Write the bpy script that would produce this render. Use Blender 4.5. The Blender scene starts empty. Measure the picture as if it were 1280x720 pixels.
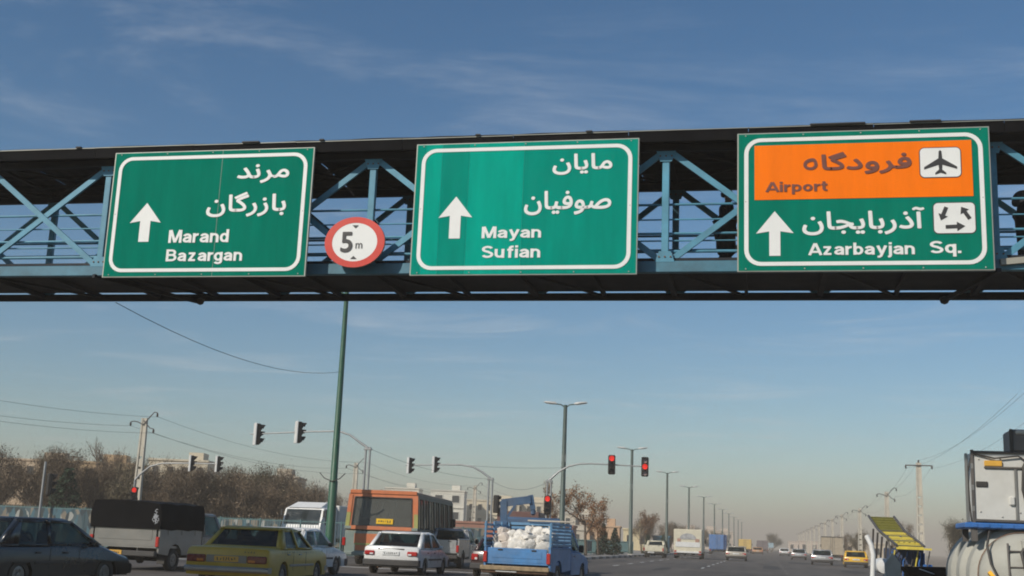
import bpy, bmesh, math, random
import numpy as np
from mathutils import Vector, Matrix
random.seed(11)
S = bpy.context.scene
COL = S.collection
R = math.radians

# ------------------------------------------------------------------ camera, sky, sun, exposure
CAM_H = 1.42
YAW, PITCH, ROLL = R(12.27), R(11.83), R(2.34)
cam_d = bpy.data.cameras.new('camera')
cam = bpy.data.objects.new('camera', cam_d)
COL.objects.link(cam)
S.camera = cam
_f = Vector((-math.sin(YAW) * math.cos(PITCH), math.cos(YAW) * math.cos(PITCH), math.sin(PITCH)))
_r0 = Vector((math.cos(YAW), math.sin(YAW), 0))
_u0 = _r0.cross(_f)
_r = _r0 * math.cos(ROLL) + _u0 * math.sin(ROLL)
_u = _u0 * math.cos(ROLL) - _r0 * math.sin(ROLL)
cam.matrix_world = Matrix(((_r.x, _u.x, -_f.x, 0), (_r.y, _u.y, -_f.y, 0), (_r.z, _u.z, -_f.z, CAM_H), (0, 0, 0, 1)))
cam_d.sensor_fit = 'HORIZONTAL'
cam_d.sensor_width = 36.0
cam_d.lens = 36.0 * 1487 / 1280
cam_d.clip_start = 0.05
cam_d.clip_end = 30000

SUN_EL, SUN_AZ = R(34), R(180 + 38)          # azimuth clockwise from +Y: behind the camera, to the left
world = bpy.data.worlds.new('World')
S.world = world
world.use_nodes = True
wn, wl = world.node_tree.nodes, world.node_tree.links
wn.clear()
w_out = wn.new('ShaderNodeOutputWorld')
w_bg = wn.new('ShaderNodeBackground')
w_bg.inputs['Strength'].default_value = 0.102
sky = wn.new('ShaderNodeTexSky')
sky.sky_type = 'NISHITA'
sky.sun_disc = False
sky.sun_elevation = SUN_EL
sky.sun_rotation = SUN_AZ
sky.altitude = 1350
sky.air_density = 1.0
sky.dust_density = 1.2
sky.ozone_density = 1.0
# thin cirrus: noise over the direction projected on a high flat layer
w_tc = wn.new('ShaderNodeTexCoord')
w_sep = wn.new('ShaderNodeSeparateXYZ')
wl.new(w_tc.outputs['Generated'], w_sep.inputs[0])
w_mx = wn.new('ShaderNodeMath'); w_mx.operation = 'MAXIMUM'; w_mx.inputs[1].default_value = 0.04
wl.new(w_sep.outputs['Z'], w_mx.inputs[0])
w_dx = wn.new('ShaderNodeMath'); w_dx.operation = 'DIVIDE'
w_dy = wn.new('ShaderNodeMath'); w_dy.operation = 'DIVIDE'
wl.new(w_sep.outputs['X'], w_dx.inputs[0]); wl.new(w_mx.outputs[0], w_dx.inputs[1])
wl.new(w_sep.outputs['Y'], w_dy.inputs[0]); wl.new(w_mx.outputs[0], w_dy.inputs[1])
w_cmb = wn.new('ShaderNodeCombineXYZ')
wl.new(w_dx.outputs[0], w_cmb.inputs[0]); wl.new(w_dy.outputs[0], w_cmb.inputs[1])
w_map = wn.new('ShaderNodeMapping')
w_map.inputs['Rotation'].default_value = (0, 0, R(10))
w_map.inputs['Scale'].default_value = (0.9, 1.5, 1)
w_map.inputs['Location'].default_value = (3.3, 1.7, 0)
wl.new(w_cmb.outputs[0], w_map.inputs[0])
w_n1 = wn.new('ShaderNodeTexNoise')
w_n1.inputs['Scale'].default_value = 0.85; w_n1.inputs['Detail'].default_value = 7
w_n1.inputs['Roughness'].default_value = 0.64; w_n1.inputs['Distortion'].default_value = 0.7
wl.new(w_map.outputs[0], w_n1.inputs['Vector'])
w_rmp = wn.new('ShaderNodeMapRange'); w_rmp.interpolation_type = 'SMOOTHSTEP'
w_rmp.inputs['From Min'].default_value = 0.47; w_rmp.inputs['From Max'].default_value = 0.88
w_rmp.inputs['To Min'].default_value = 0.0; w_rmp.inputs['To Max'].default_value = 0.46
wl.new(w_n1.outputs[0], w_rmp.inputs['Value'])
w_mix = wn.new('ShaderNodeMix'); w_mix.data_type = 'RGBA'
w_mix.inputs['B'].default_value = (7.0, 7.3, 7.7, 1)
wl.new(w_rmp.outputs[0], w_mix.inputs['Factor'])
w_gam = wn.new('ShaderNodeHueSaturation')
w_gam.inputs['Saturation'].default_value = 1.32
wl.new(sky.outputs[0], w_gam.inputs['Color'])
w_tint = wn.new('ShaderNodeMix'); w_tint.data_type = 'RGBA'; w_tint.blend_type = 'MULTIPLY'
w_tint.inputs['Factor'].default_value = 1.0
w_tint.inputs['B'].default_value = (0.90, 1.0, 0.965, 1)          # white balance of the photograph
wl.new(w_gam.outputs[0], w_tint.inputs['A'])
wl.new(w_tint.outputs['Result'], w_mix.inputs['A'])
wl.new(w_mix.outputs['Result'], w_bg.inputs['Color'])
wl.new(w_bg.outputs[0], w_out.inputs['Surface'])

sun_d = bpy.data.lights.new('sun', 'SUN')
sun_d.energy = 4.2
sun_d.angle = R(0.55)
sun_d.color = (1.0, 0.93, 0.82)
sun = bpy.data.objects.new('sun', sun_d)
COL.objects.link(sun)
_to_sun = Vector((math.sin(SUN_AZ) * math.cos(SUN_EL), math.cos(SUN_AZ) * math.cos(SUN_EL), math.sin(SUN_EL)))
sun.rotation_euler = (-_to_sun).to_track_quat('-Z', 'Y').to_euler()
sun.location = (-30, -30, 40)

S.view_settings.view_transform = 'Standard'
S.view_settings.look = 'None'
S.view_settings.gamma = 1.0
S.view_settings.use_curve_mapping = False
S.view_settings.exposure = 0.0
S.render.engine = 'CYCLES'
S.cycles.use_denoising = True
S.cycles.pixel_filter_type = 'BLACKMAN_HARRIS'
S.cycles.filter_width = 1.9          # the photograph is a little soft
S.cycles.max_bounces = 6
S.cycles.transparent_max_bounces = 12
S.cycles.volume_bounces = 0
S.cycles.caustics_reflective = False
S.cycles.caustics_refractive = False

# ------------------------------------------------------------------ materials
MATS = {}
def M(name, col, rough=0.6, metal=0.0, var=0.14, scale=3.0, bump=0.0, coat=0.0, dust=0.0, dustcol=(0.30, 0.25, 0.19),
      rand=0.0, bscale=None, detail=6, spec=0.5, streak=None):
    if name in MATS:
        return MATS[name]
    m = bpy.data.materials.new(name); m.use_nodes = True
    n, l = m.node_tree.nodes, m.node_tree.links
    b = n['Principled BSDF']
    b.inputs['Metallic'].default_value = metal
    b.inputs['Coat Weight'].default_value = coat
    b.inputs['Coat Roughness'].default_value = 0.12
    b.inputs['Specular IOR Level'].default_value = spec
    tc = n.new('ShaderNodeTexCoord')
    nz = n.new('ShaderNodeTexNoise'); nz.inputs['Scale'].default_value = scale
    nz.inputs['Detail'].default_value = detail; nz.inputs['Roughness'].default_value = 0.65
    if streak:
        smp = n.new('ShaderNodeMapping'); smp.inputs['Scale'].default_value = streak
        l.new(tc.outputs['Object'], smp.inputs['Vector']); l.new(smp.outputs[0], nz.inputs['Vector'])
    else:
        l.new(tc.outputs['Object'], nz.inputs['Vector'])
    mr = n.new('ShaderNodeMapRange')
    mr.inputs['From Min'].default_value = 0.3; mr.inputs['From Max'].default_value = 0.7
    mr.inputs['To Min'].default_value = 1 - var; mr.inputs['To Max'].default_value = 1 + var
    l.new(nz.outputs[0], mr.inputs['Value'])
    mul = n.new('ShaderNodeMix'); mul.data_type = 'RGBA'; mul.blend_type = 'MULTIPLY'
    mul.inputs['Factor'].default_value = 1
    mul.inputs['A'].default_value = (*col, 1)
    last = mr.outputs[0]
    if rand > 0:
        oi = n.new('ShaderNodeObjectInfo')
        m2 = n.new('ShaderNodeMapRange'); m2.inputs['To Min'].default_value = 1 - rand; m2.inputs['To Max'].default_value = 1 + rand
        l.new(oi.outputs['Random'], m2.inputs['Value'])
        mm = n.new('ShaderNodeMath'); mm.operation = 'MULTIPLY'
        l.new(last, mm.inputs[0]); l.new(m2.outputs[0], mm.inputs[1]); last = mm.outputs[0]
    l.new(last, mul.inputs['B'])
    cout = mul.outputs['Result']
    nz2 = n.new('ShaderNodeTexNoise'); nz2.inputs['Scale'].default_value = scale * 0.45; nz2.inputs['Detail'].default_value = 8
    nz2.inputs['Roughness'].default_value = 0.7
    l.new(tc.outputs['Object'], nz2.inputs['Vector'])
    if dust > 0:
        dr = n.new('ShaderNodeMapRange'); dr.inputs['From Min'].default_value = 0.36; dr.inputs['From Max'].default_value = 0.72
        dr.inputs['To Min'].default_value = dust * 0.25; dr.inputs['To Max'].default_value = dust
        l.new(nz2.outputs[0], dr.inputs['Value'])
        dm = n.new('ShaderNodeMix'); dm.data_type = 'RGBA'
        l.new(dr.outputs[0], dm.inputs['Factor']); l.new(cout, dm.inputs['A']); dm.inputs['B'].default_value = (*dustcol, 1)
        cout = dm.outputs['Result']
    l.new(cout, b.inputs['Base Color'])
    rr = n.new('ShaderNodeMapRange'); rr.inputs['From Min'].default_value = 0.3; rr.inputs['From Max'].default_value = 0.7
    rr.inputs['To Min'].default_value = max(0.02, rough - 0.1); rr.inputs['To Max'].default_value = min(1, rough + 0.1)
    l.new(nz2.outputs[0], rr.inputs['Value']); l.new(rr.outputs[0], b.inputs['Roughness'])
    if bump > 0:
        nb = n.new('ShaderNodeTexNoise'); nb.inputs['Scale'].default_value = bscale or scale * 8; nb.inputs['Detail'].default_value = 4
        l.new(tc.outputs['Object'], nb.inputs['Vector'])
        bp = n.new('ShaderNodeBump'); bp.inputs['Strength'].default_value = bump; bp.inputs['Distance'].default_value = 0.02
        l.new(nb.outputs[0], bp.inputs['Height']); l.new(bp.outputs[0], b.inputs['Normal'])
    MATS[name] = m
    return m

def glass_mat(name, tint, opaq, rough=0.03, base=(0.012, 0.018, 0.02)):
    m = bpy.data.materials.new(name); m.use_nodes = True
    n, l = m.node_tree.nodes, m.node_tree.links
    n.clear()
    o = n.new('ShaderNodeOutputMaterial')
    tr = n.new('ShaderNodeBsdfTransparent'); tr.inputs['Color'].default_value = (*tint, 1)
    pb = n.new('ShaderNodeBsdfPrincipled')
    pb.inputs['Base Color'].default_value = (*base, 1)
    pb.inputs['Specular IOR Level'].default_value = 0.8
    tc = n.new('ShaderNodeTexCoord'); nz = n.new('ShaderNodeTexNoise'); nz.inputs['Scale'].default_value = 2.2; nz.inputs['Detail'].default_value = 6
    l.new(tc.outputs['Object'], nz.inputs['Vector'])
    mr = n.new('ShaderNodeMapRange'); mr.inputs['To Min'].default_value = rough; mr.inputs['To Max'].default_value = rough + 0.22
    mr.inputs['From Min'].default_value = 0.35; mr.inputs['From Max'].default_value = 0.8
    l.new(nz.outputs[0], mr.inputs['Value']); l.new(mr.outputs[0], pb.inputs['Roughness'])
    mx = n.new('ShaderNodeMixShader'); mx.inputs[0].default_value = opaq
    l.new(tr.outputs[0], mx.inputs[1]); l.new(pb.outputs[0], mx.inputs[2]); l.new(mx.outputs[0], o.inputs['Surface'])
    MATS[name] = m
    return m

def emit_mat(name, col, strength):
    m = M(name, col, 0.3, var=0.25, scale=20)
    b = m.node_tree.nodes['Principled BSDF']
    b.inputs['Emission Color'].default_value = (*col, 1)
    b.inputs['Emission Strength'].default_value = strength
    return m

GLASS = glass_mat('car_glass', (0.62, 0.72, 0.72), 0.28)
GLASS_DK = glass_mat('dark_glass', (0.3, 0.34, 0.35), 0.6)
GLASS_BUS = glass_mat('dusty_bus_glass', (0.55, 0.57, 0.54), 0.42, 0.12, (.20, .20, .18))
RUBBER = M('tyre_rubber', (0.022, 0.021, 0.020), 0.85, dust=0.3)
RIM = M('rim_metal', (0.26, 0.26, 0.26), 0.4, metal=0.7, dust=0.35)
BLACKP = M('black_plastic', (0.02, 0.02, 0.021), 0.55, dust=0.12)
GREYP = M('grey_bumper_plastic', (0.030, 0.030, 0.032), 0.6, dust=0.12)
CHROME = M('worn_chrome', (0.30, 0.30, 0.29), 0.42, metal=0.7, dust=0.4)
REDL = M('red_lamp_lens', (0.42, 0.022, 0.018), 0.18, var=0.25, scale=25, coat=0.5)
DREDL = M('dark_red_lamp_lens', (0.16, 0.02, 0.015), 0.25, var=0.3, scale=25)
AMBL = M('amber_lamp_lens', (0.55, 0.17, 0.02), 0.2, var=0.2, scale=25)
CLEARL = M('clear_lamp_lens', (0.7, 0.7, 0.68), 0.12, var=0.2, scale=25, coat=0.5)
PLATEW = M('white_plate', (0.72, 0.72, 0.70), 0.45)
PLATEY = M('yellow_plate', (0.66, 0.36, 0.05), 0.45)
PRINT = M('dark_print', (0.03, 0.03, 0.035), 0.6)
SEAT = M('dark_seat_fabric', (0.03, 0.03, 0.034), 0.9)
SEATR = M('rust_seat_fabric', (0.22, 0.06, 0.035), 0.9)
WHITE_SIGN = M('white_reflective_sheet', (0.80, 0.80, 0.77), 0.45, var=0.05, scale=1.5, dust=0.07)
RUST = M('rusty_steel', (0.16, 0.09, 0.055), 0.85, var=0.35, scale=8, bump=0.3)

# ------------------------------------------------------------------ mesh helpers
class MB:
    def __init__(s):
        s.v, s.f = [], []
    def add(s, vs, fs):
        o = len(s.v)
        s.v += [tuple(p) for p in vs]
        s.f += [tuple(i + o for i in f) for f in fs]
        return s
    def box(s, c, size, ch=0.0, rz=0.0, mat=None):
        hx, hy, hz = [d / 2 for d in size]
        if ch <= 0:
            vs = [(x, y, z) for x in (-hx, hx) for y in (-hy, hy) for z in (-hz, hz)]
            fs = [(0, 1, 3, 2), (4, 6, 7, 5), (0, 4, 5, 1), (2, 3, 7, 6), (0, 2, 6, 4), (1, 5, 7, 3)]
        else:
            ch = min(ch, hx * .9, hy * .9, hz * .9)
            bm = bmesh.new()
            for x in (-1, 1):
                for y in (-1, 1):
                    for z in (-1, 1):
                        bm.verts.new((x * (hx - ch), y * (hy - ch), z * hz))
                        bm.verts.new((x * (hx - ch), y * hy, z * (hz - ch)))
                        bm.verts.new((x * hx, y * (hy - ch), z * (hz - ch)))
            r = bmesh.ops.convex_hull(bm, input=bm.verts)
            bmesh.ops.dissolve_limit(bm, angle_limit=0.01, verts=bm.verts, edges=bm.edges)
            bm.verts.index_update()
            vs = [tuple(v.co) for v in bm.verts]
            fs = [tuple(v.index for v in f.verts) for f in bm.faces]
            bm.free()
        out = []
        for p in vs:
            q = Vector(p)
            if mat is not None:
                q = mat @ q
            if rz:
                q = Matrix.Rotation(rz, 3, 'Z') @ q
            out.append((q.x + c[0], q.y + c[1], q.z + c[2]))
        return s.add(out, fs)
    def tube(s, p0, p1, r0, r1=None, n=8, cap=True, twist=0.0):
        r1 = r0 if r1 is None else r1
        p0, p1 = Vector(p0), Vector(p1)
        d = (p1 - p0).normalized()
        a = d.orthogonal().normalized(); b = d.cross(a)
        vs = []
        for p, r in ((p0, r0), (p1, r1)):
            for k in range(n):
                t = 2 * math.pi * k / n + twist
                vs.append(p + (a * math.cos(t) + b * math.sin(t)) * r)
        fs = [(k, (k + 1) % n, n + (k + 1) % n, n + k) for k in range(n)]
        if cap:
            fs += [tuple(range(n))[::-1], tuple(range(n, 2 * n))]
        return s.add(vs, fs)
    def path(s, pts, r, n=8, cap=True):
        pts = [Vector(p) for p in pts]
        rs = r if isinstance(r, (list, tuple)) else [r] * len(pts)
        vs = []
        a = None
        for i, p in enumerate(pts):
            d = (pts[min(i + 1, len(pts) - 1)] - pts[max(i - 1, 0)]).normalized()
            a = d.orthogonal().normalized() if a is None else (a - d * a.dot(d)).normalized()
            b = d.cross(a)
            for k in range(n):
                t = 2 * math.pi * k / n
                vs.append(p + (a * math.cos(t) + b * math.sin(t)) * rs[i])
        fs = []
        for i in range(len(pts) - 1):
            for k in range(n):
                fs.append((i * n + k, i * n + (k + 1) % n, (i + 1) * n + (k + 1) % n, (i + 1) * n + k))
        if cap:
            fs += [tuple(range(n))[::-1], tuple(range((len(pts) - 1) * n, len(pts) * n))]
        return s.add(vs, fs)
    def beam(s, p0, p1, w, h, up=(0, 0, 1)):
        """rectangular bar; w sideways, h along up"""
        p0, p1 = Vector(p0), Vector(p1)
        d = (p1 - p0).normalized(); side = d.cross(Vector(up)).normalized(); u = side.cross(d)
        vs = [p + side * (a * w / 2) + u * (b * h / 2) for p in (p0, p1) for a, b in ((-1, -1), (1, -1), (1, 1), (-1, 1))]
        fs = [(0, 1, 2, 3)[::-1], (4, 5, 6, 7)] + [(k, (k + 1) % 4, 4 + (k + 1) % 4, 4 + k) for k in range(4)]
        return s.add(vs, fs)
    def prism(s, poly, o, ax, ay, depth):
        """polygon in the plane (ax, ay) at o, extruded along ax x ay by depth"""
        o, ax, ay = Vector(o), Vector(ax), Vector(ay)
        nrm = ax.cross(ay).normalized() * depth
        n = len(poly)
        a = [o + ax * x + ay * y for x, y in poly]
        vs = a + [p + nrm for p in a]
        fs = [tuple(range(n))[::-1], tuple(range(n, 2 * n))] + [(k, (k + 1) % n, n + (k + 1) % n, n + k) for k in range(n)]
        return s.add(vs, fs)
    def lathe(s, prof, c, axis='z', n=20, cap=True):
        """profile (r, h) about an axis through c"""
        vs = []
        for r, h in prof:
            for k in range(n):
                t = 2 * math.pi * k / n
                x, y = r * math.cos(t), r * math.sin(t)
                p = {'z': (x, y, h), 'x': (h, x, y), 'y': (x, h, y)}[axis]
                vs.append((p[0] + c[0], p[1] + c[1], p[2] + c[2]))
        fs = []
        m = len(prof)
        for i in range(m - 1):
            for k in range(n):
                fs.append((i * n + k, i * n + (k + 1) % n, (i + 1) * n + (k + 1) % n, (i + 1) * n + k))
        if cap:
            fs += [tuple(range(n))[::-1], tuple(range((m - 1) * n, m * n))]
        return s.add(vs, fs)
    def loft(s, rings, closed=True, cap=True):
        n = len(rings[0])
        vs = [p for r in rings for p in r]
        fs = []
        for i in range(len(rings) - 1):
            for k in range(n if closed else n - 1):
                fs.append((i * n + k, i * n + (k + 1) % n, (i + 1) * n + (k + 1) % n, (i + 1) * n + k))
        if cap:
            fs += [tuple(range(n))[::-1], tuple(range((len(rings) - 1) * n, len(rings) * n))]
        return s.add(vs, fs)
    def quad(s, a, b, c, d):
        return s.add([a, b, c, d], [(0, 1, 2, 3)])
    def mesh(s, name, mat, smooth=0.0, fix=True):
        me = bpy.data.meshes.new(name)
        me.from_pydata(s.v, [], s.f)
        if fix:
            bm = bmesh.new(); bm.from_mesh(me)
            bmesh.ops.recalc_face_normals(bm, faces=bm.faces)
            bm.to_mesh(me); bm.free()
        if mat:
            me.materials.append(mat)
        if smooth:
            me.shade_smooth()
            me.set_sharp_from_angle(angle=R(smooth))
        return me
    def build(s, name, mat, parent=None, smooth=0.0, fix=True, world=False, loc=None):
        if world and parent is not None:
            o = wloc(parent)
            s.v = [(x - o[0], y - o[1], z - o[2]) for x, y, z in s.v]
        return put(name, s.mesh(name, mat, smooth, fix), parent, loc)

def put(name, me, parent=None, loc=None):
    ob = bpy.data.objects.new(name, me)
    COL.objects.link(ob)
    if parent is not None:
        ob.parent = parent
    if loc is not None:
        ob.location = loc
    return ob

def wloc(o):
    v = Vector((0, 0, 0))
    while o is not None:
        v += o.location; o = o.parent
    return v

def tag(o, label, cat, group=None):
    o['label'] = label; o['category'] = cat
    if group:
        o['group'] = group
    return o

def thing(name, label, cat, loc=(0, 0, 0), rz=0.0, group=None):
    o = bpy.data.objects.new(name, None)
    o.empty_display_size = 0.3
    COL.objects.link(o)
    o.location = loc; o.rotation_euler = (0, 0, rz)
    return tag(o, label, cat, group)

def struct(o):
    o['kind'] = 'structure'
    return o

def copy_tree(o, parent=None):
    c = o.copy(); COL.objects.link(c); c.parent = parent
    for ch in list(o.children):
        copy_tree(ch, c)
    return c

def text_mesh(body, offset=0.0, res=6):
    cu = bpy.data.curves.new('lettering', 'FONT')
    cu.body = body; cu.offset = offset; cu.resolution_u = res; cu.fill_mode = 'FRONT'
    ob = bpy.data.objects.new('lettering', cu)
    COL.objects.link(ob)
    bpy.context.view_layer.update()
    dg = bpy.context.evaluated_depsgraph_get()
    me = bpy.data.meshes.new_from_object(ob.evaluated_get(dg))
    bpy.data.objects.remove(ob); bpy.data.curves.remove(cu)
    return me

def _arc(cx, cy, rx, ry, a0, a1, n=12):
    return [(cx + rx * math.cos(R(a0 + (a1 - a0) * k / n)), cy + ry * math.sin(R(a0 + (a1 - a0) * k / n))) for k in range(n + 1)]
_O = _arc(.285, .365, .19, .27, 0, 360, 24)
_N = [(.095, .38)] + _arc(.285, .42, .19, .215, 170, 0)
GLYPH = {      # centre lines of a bold grotesque alphabet, cap height 1
    'a': [_arc(.285, .46, .19, .175, 165, 0) + [(.475, .0)], [(.475, .42), (.30, .395), (.17, .345)] + _arc(.25, .215, .155, .12, 145, 290, 8) + [(.40, .15), (.475, .27)]],
    'r': [[(.095, 0), (.095, .73)], _arc(.36, .38, .265, .255, 175, 88)],
    'n': [[(.095, 0), (.095, .73)], _N + [(.475, 0)]],
    'u': [[(.475, 0), (.475, .73)], [(.095, .73)] + _arc(.285, .31, .19, .215, 180, 350)],
    'd': [_O, [(.475, 0), (.475, 1)]], 'b': [_O, [(.095, 0), (.095, 1)]],
    'p': [_O, [(.095, -.27), (.095, .73)]], 'q': [_O, [(.475, -.27), (.475, .73)]], 'o': [_O],
    'g': [_O, [(.475, .73), (.475, -.02)] + _arc(.285, -.03, .19, .15, 0, -160)],
    'z': [[(.03, .645), (.45, .645)], [(.40, .66), (.09, .07)], [(.03, .085), (.47, .085)]],
    'y': [[(.06, .73), (.28, .06)], [(.50, .73), (.26, .0)] + [(.22, -.12), (.15, -.175), (.04, -.175)]],
    'i': [[(.095, 0), (.095, .73)], [(.095, .83), (.095, 1)]],
    'j': [[(.14, .73), (.14, -.08), (.11, -.15), (.0, -.18)], [(.14, .83), (.14, 1)]],
    'f': [[(.17, 0), (.17, .76), (.20, .86), (.26, .905), (.37, .905)], [(.02, .645), (.36, .645)]],
    't': [[(.17, .95), (.17, .22), (.20, .13), (.25, .095), (.36, .095)], [(.02, .645), (.36, .645)]],
    'M': [[(.10, 0), (.10, 1)], [(.76, 0), (.76, 1)], [(.14, 1), (.43, .04)], [(.72, 1), (.43, .04)]],
    'B': [[(.10, 0), (.10, 1)], [(.10, .905), (.38, .905)] + _arc(.38, .715, .19, .19, 90, -90) + [(.10, .525)],
          [(.10, .525), (.40, .525)] + _arc(.40, .31, .22, .215, 90, -90) + [(.10, .095)]],
    'S': [_arc(.35, .72, .24, .185, 20, 250) + [(.40, .50)] + _arc(.35, .28, .25, .19, 70, -160)],
    'A': [[(.05, 0), (.36, .98)], [(.69, 0), (.38, .98)], [(.17, .27), (.57, .27)]],
    '.': [[(.095, 0), (.095, .19)]],
}
def latin_mesh(word, th=0.168):
    me = bpy.data.meshes.new('lettering')
    vs, fs = [], []
    pen, dep = 0.0, 0.0
    for ci, ch in enumerate(word):
        nxt = word[ci + 1:ci + 2]
        strokes = GLYPH[ch]
        xs = [p[0] for s_ in strokes for p in s_]
        for st in strokes:
            pts = [Vector(p) for p in st]
            b = len(vs); n = len(pts); closed = (pts[0] - pts[-1]).length < 1e-4
            for i in range(n):
                p0 = pts[i - 1] if i > 0 else (pts[-2] if closed else pts[0]); p1 = pts[i + 1] if i < n - 1 else (pts[1] if closed else pts[-1])
                d = (p1 - p0).normalized(); q = Vector((-d.y, d.x)) * th / 2
                for sg in (1, -1):
                    vs.append((pts[i].x + q.x * sg + pen - min(xs), pts[i].y + q.y * sg, dep))
            fs += [(b + 2 * i, b + 2 * i + 1, b + 2 * i + 3, b + 2 * i + 2) for i in range(n - 1)]
            dep += 0.0006
        dep = dep if dep < 0.004 else 0.0
        kern = {'rt': -.12, 'Az': -.07, 'yj': -.13, 'ya': -.04, 'Ai': -.03, 'rg': -.03}.get(ch + nxt, 0)
        pen += kern + max(xs) - min(xs) + th + (0.0 if ch in 'rft' else (0.04 if ch in 'A' else 0.07))
    me.from_pydata(vs, [], fs)
    return me

def lettering(name, body, rect, y, mat, parent, bold=0.0):
    """flat print on a vertical face looking towards -Y; rect = x0, x1, z0, z1 in world metres"""
    x0, x1, z0, z1 = rect
    o = wloc(parent)
    latin = all(c in GLYPH for c in body)
    me = latin_mesh(body) if latin else text_mesh(body)
    n = len(me.vertices)
    co = np.empty(n * 3); me.vertices.foreach_get('co', co); co = co.reshape(-1, 3)
    lo, hi = co.min(0), co.max(0)
    k = 0 if latin else bold
    sx, sz = (x1 - x0 - 2 * k) / (hi[0] - lo[0]), (z1 - z0 - 2 * k) / (hi[1] - lo[1])
    base = np.empty_like(co)
    base[:, 0] = x0 + k + (co[:, 0] - lo[0]) * sx - o.x
    base[:, 1] = y - co[:, 2] - o.y
    base[:, 2] = z0 + k + (co[:, 1] - lo[1]) * sz - o.z
    polys = [tuple(p.vertices) for p in me.polygons]
    bpy.data.meshes.remove(me)
    mb = MB()
    for j in range(1 if k == 0 else 9):
        t = 2 * math.pi * j / 8
        d = np.array((0, 0, 0)) if j == 8 or k == 0 else np.array((k * math.cos(t), 0, k * math.sin(t)))
        mb.add(base + d + np.array((0, -0.0004 * j, 0)), polys)
    return put(name, mb.mesh(name, mat, fix=False), parent)

# ------------------------------------------------------------------ ground, road, pavements
def ground_mat(name, c1, c2, scale, rough=0.9, bump=0.3):
    m = bpy.data.materials.new(name); m.use_nodes = True
    n, l = m.node_tree.nodes, m.node_tree.links
    b = n['Principled BSDF']; b.inputs['Roughness'].default_value = rough
    tc = n.new('ShaderNodeTexCoord')
    a = n.new('ShaderNodeTexNoise'); a.inputs['Scale'].default_value = scale; a.inputs['Detail'].default_value = 9; a.inputs['Roughness'].default_value = 0.7
    l.new(tc.outputs['Object'], a.inputs['Vector'])
    r = n.new('ShaderNodeValToRGB')
    r.color_ramp.elements[0].position = 0.32; r.color_ramp.elements[0].color = (*c1, 1)
    r.color_ramp.elements[1].position = 0.68; r.color_ramp.elements[1].color = (*c2, 1)
    l.new(a.outputs[0], r.inputs[0])
    l.new(r.outputs[0], b.inputs['Base Color'])
    f = n.new('ShaderNodeTexNoise'); f.inputs['Scale'].default_value = scale * 40; f.inputs['Detail'].default_value = 3
    l.new(tc.outputs['Object'], f.inputs['Vector'])
    bp = n.new('ShaderNodeBump'); bp.inputs['Strength'].default_value = bump; bp.inputs['Distance'].default_value = 0.01
    l.new(f.outputs[0], bp.inputs['Height']); l.new(bp.outputs[0], b.inputs['Normal'])
    MATS[name] = m
    return m

def asphalt_mat():
    m = bpy.data.materials.new('asphalt'); m.use_nodes = True
    n, l = m.node_tree.nodes, m.node_tree.links
    b = n['Principled BSDF']
    tc = n.new('ShaderNodeTexCoord')
    mp = n.new('ShaderNodeMapping'); mp.inputs['Scale'].default_value = (1.0, 0.06, 1)
    l.new(tc.outputs['Object'], mp.inputs['Vector'])
    a = n.new('ShaderNodeTexNoise'); a.inputs['Scale'].default_value = 0.9; a.inputs['Detail'].default_value = 6     # tyre-polished bands along the lanes
    l.new(mp.outputs[0], a.inputs['Vector'])
    g = n.new('ShaderNodeTexNoise'); g.inputs['Scale'].default_value = 14; g.inputs['Detail'].default_value = 8; g.inputs['Roughness'].default_value = 0.8
    l.new(tc.outputs['Object'], g.inputs['Vector'])
    p = n.new('ShaderNodeTexNoise'); p.inputs['Scale'].default_value = 0.13; p.inputs['Detail'].default_value = 4
    l.new(tc.outputs['Object'], p.inputs['Vector'])
    s1 = n.new('ShaderNodeMath'); s1.operation = 'MULTIPLY_ADD'; s1.inputs[1].default_value = 0.55
    l.new(a.outputs[0], s1.inputs[0]); l.new(g.outputs[0], s1.inputs[2])
    s2 = n.new('ShaderNodeMath'); s2.operation = 'MULTIPLY_ADD'; s2.inputs[1].default_value = 0.5
    l.new(p.outputs[0], s2.inputs[0]); l.new(s1.outputs[0], s2.inputs[2])
    r = n.new('ShaderNodeValToRGB')
    r.color_ramp.elements[0].position = 0.7; r.color_ramp.elements[0].color = (0.058, 0.050, 0.043, 1)
    r.color_ramp.elements[1].position = 1.0; r.color_ramp.elements[1].color = (0.135, 0.118, 0.101, 1)
    s3 = n.new('ShaderNodeMath'); s3.operation = 'MULTIPLY'; s3.inputs[1].default_value = 0.82
    l.new(s2.outputs[0], s3.inputs[0]); l.new(s3.outputs[0], r.inputs[0])
    l.new(r.outputs[0], b.inputs['Base Color'])
    b.inputs['Roughness'].default_value = 0.82
    b.inputs['Specular IOR Level'].default_value = 0.35
    bp = n.new('ShaderNodeBump'); bp.inputs['Strength'].default_value = 0.35; bp.inputs['Distance'].default_value = 0.01
    g2 = n.new('ShaderNodeTexNoise'); g2.inputs['Scale'].default_value = 60; l.new(tc.outputs['Object'], g2.inputs['Vector'])
    l.new(g2.outputs[0], bp.inputs['Height']); l.new(bp.outputs[0], b.inputs['Normal'])
    return m

EARTH = ground_mat('dry_earth', (0.16, 0.125, 0.09), (0.26, 0.21, 0.155), 0.05)
PAVE = ground_mat('pavement_concrete', (0.20, 0.185, 0.165), (0.31, 0.29, 0.26), 0.3)
ASPH = asphalt_mat()
LINE = M('worn_road_paint', (0.62, 0.62, 0.58), 0.7, var=0.5, scale=5, detail=10)
KERBW = M('kerb_stone', (0.36, 0.34, 0.31), 0.85, var=0.2, scale=2, bump=0.2, rand=0.12)
KERBD = M('kerb_stone_dark', (0.10, 0.10, 0.10), 0.85, var=0.2, scale=2, bump=0.2, rand=0.12)

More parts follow.
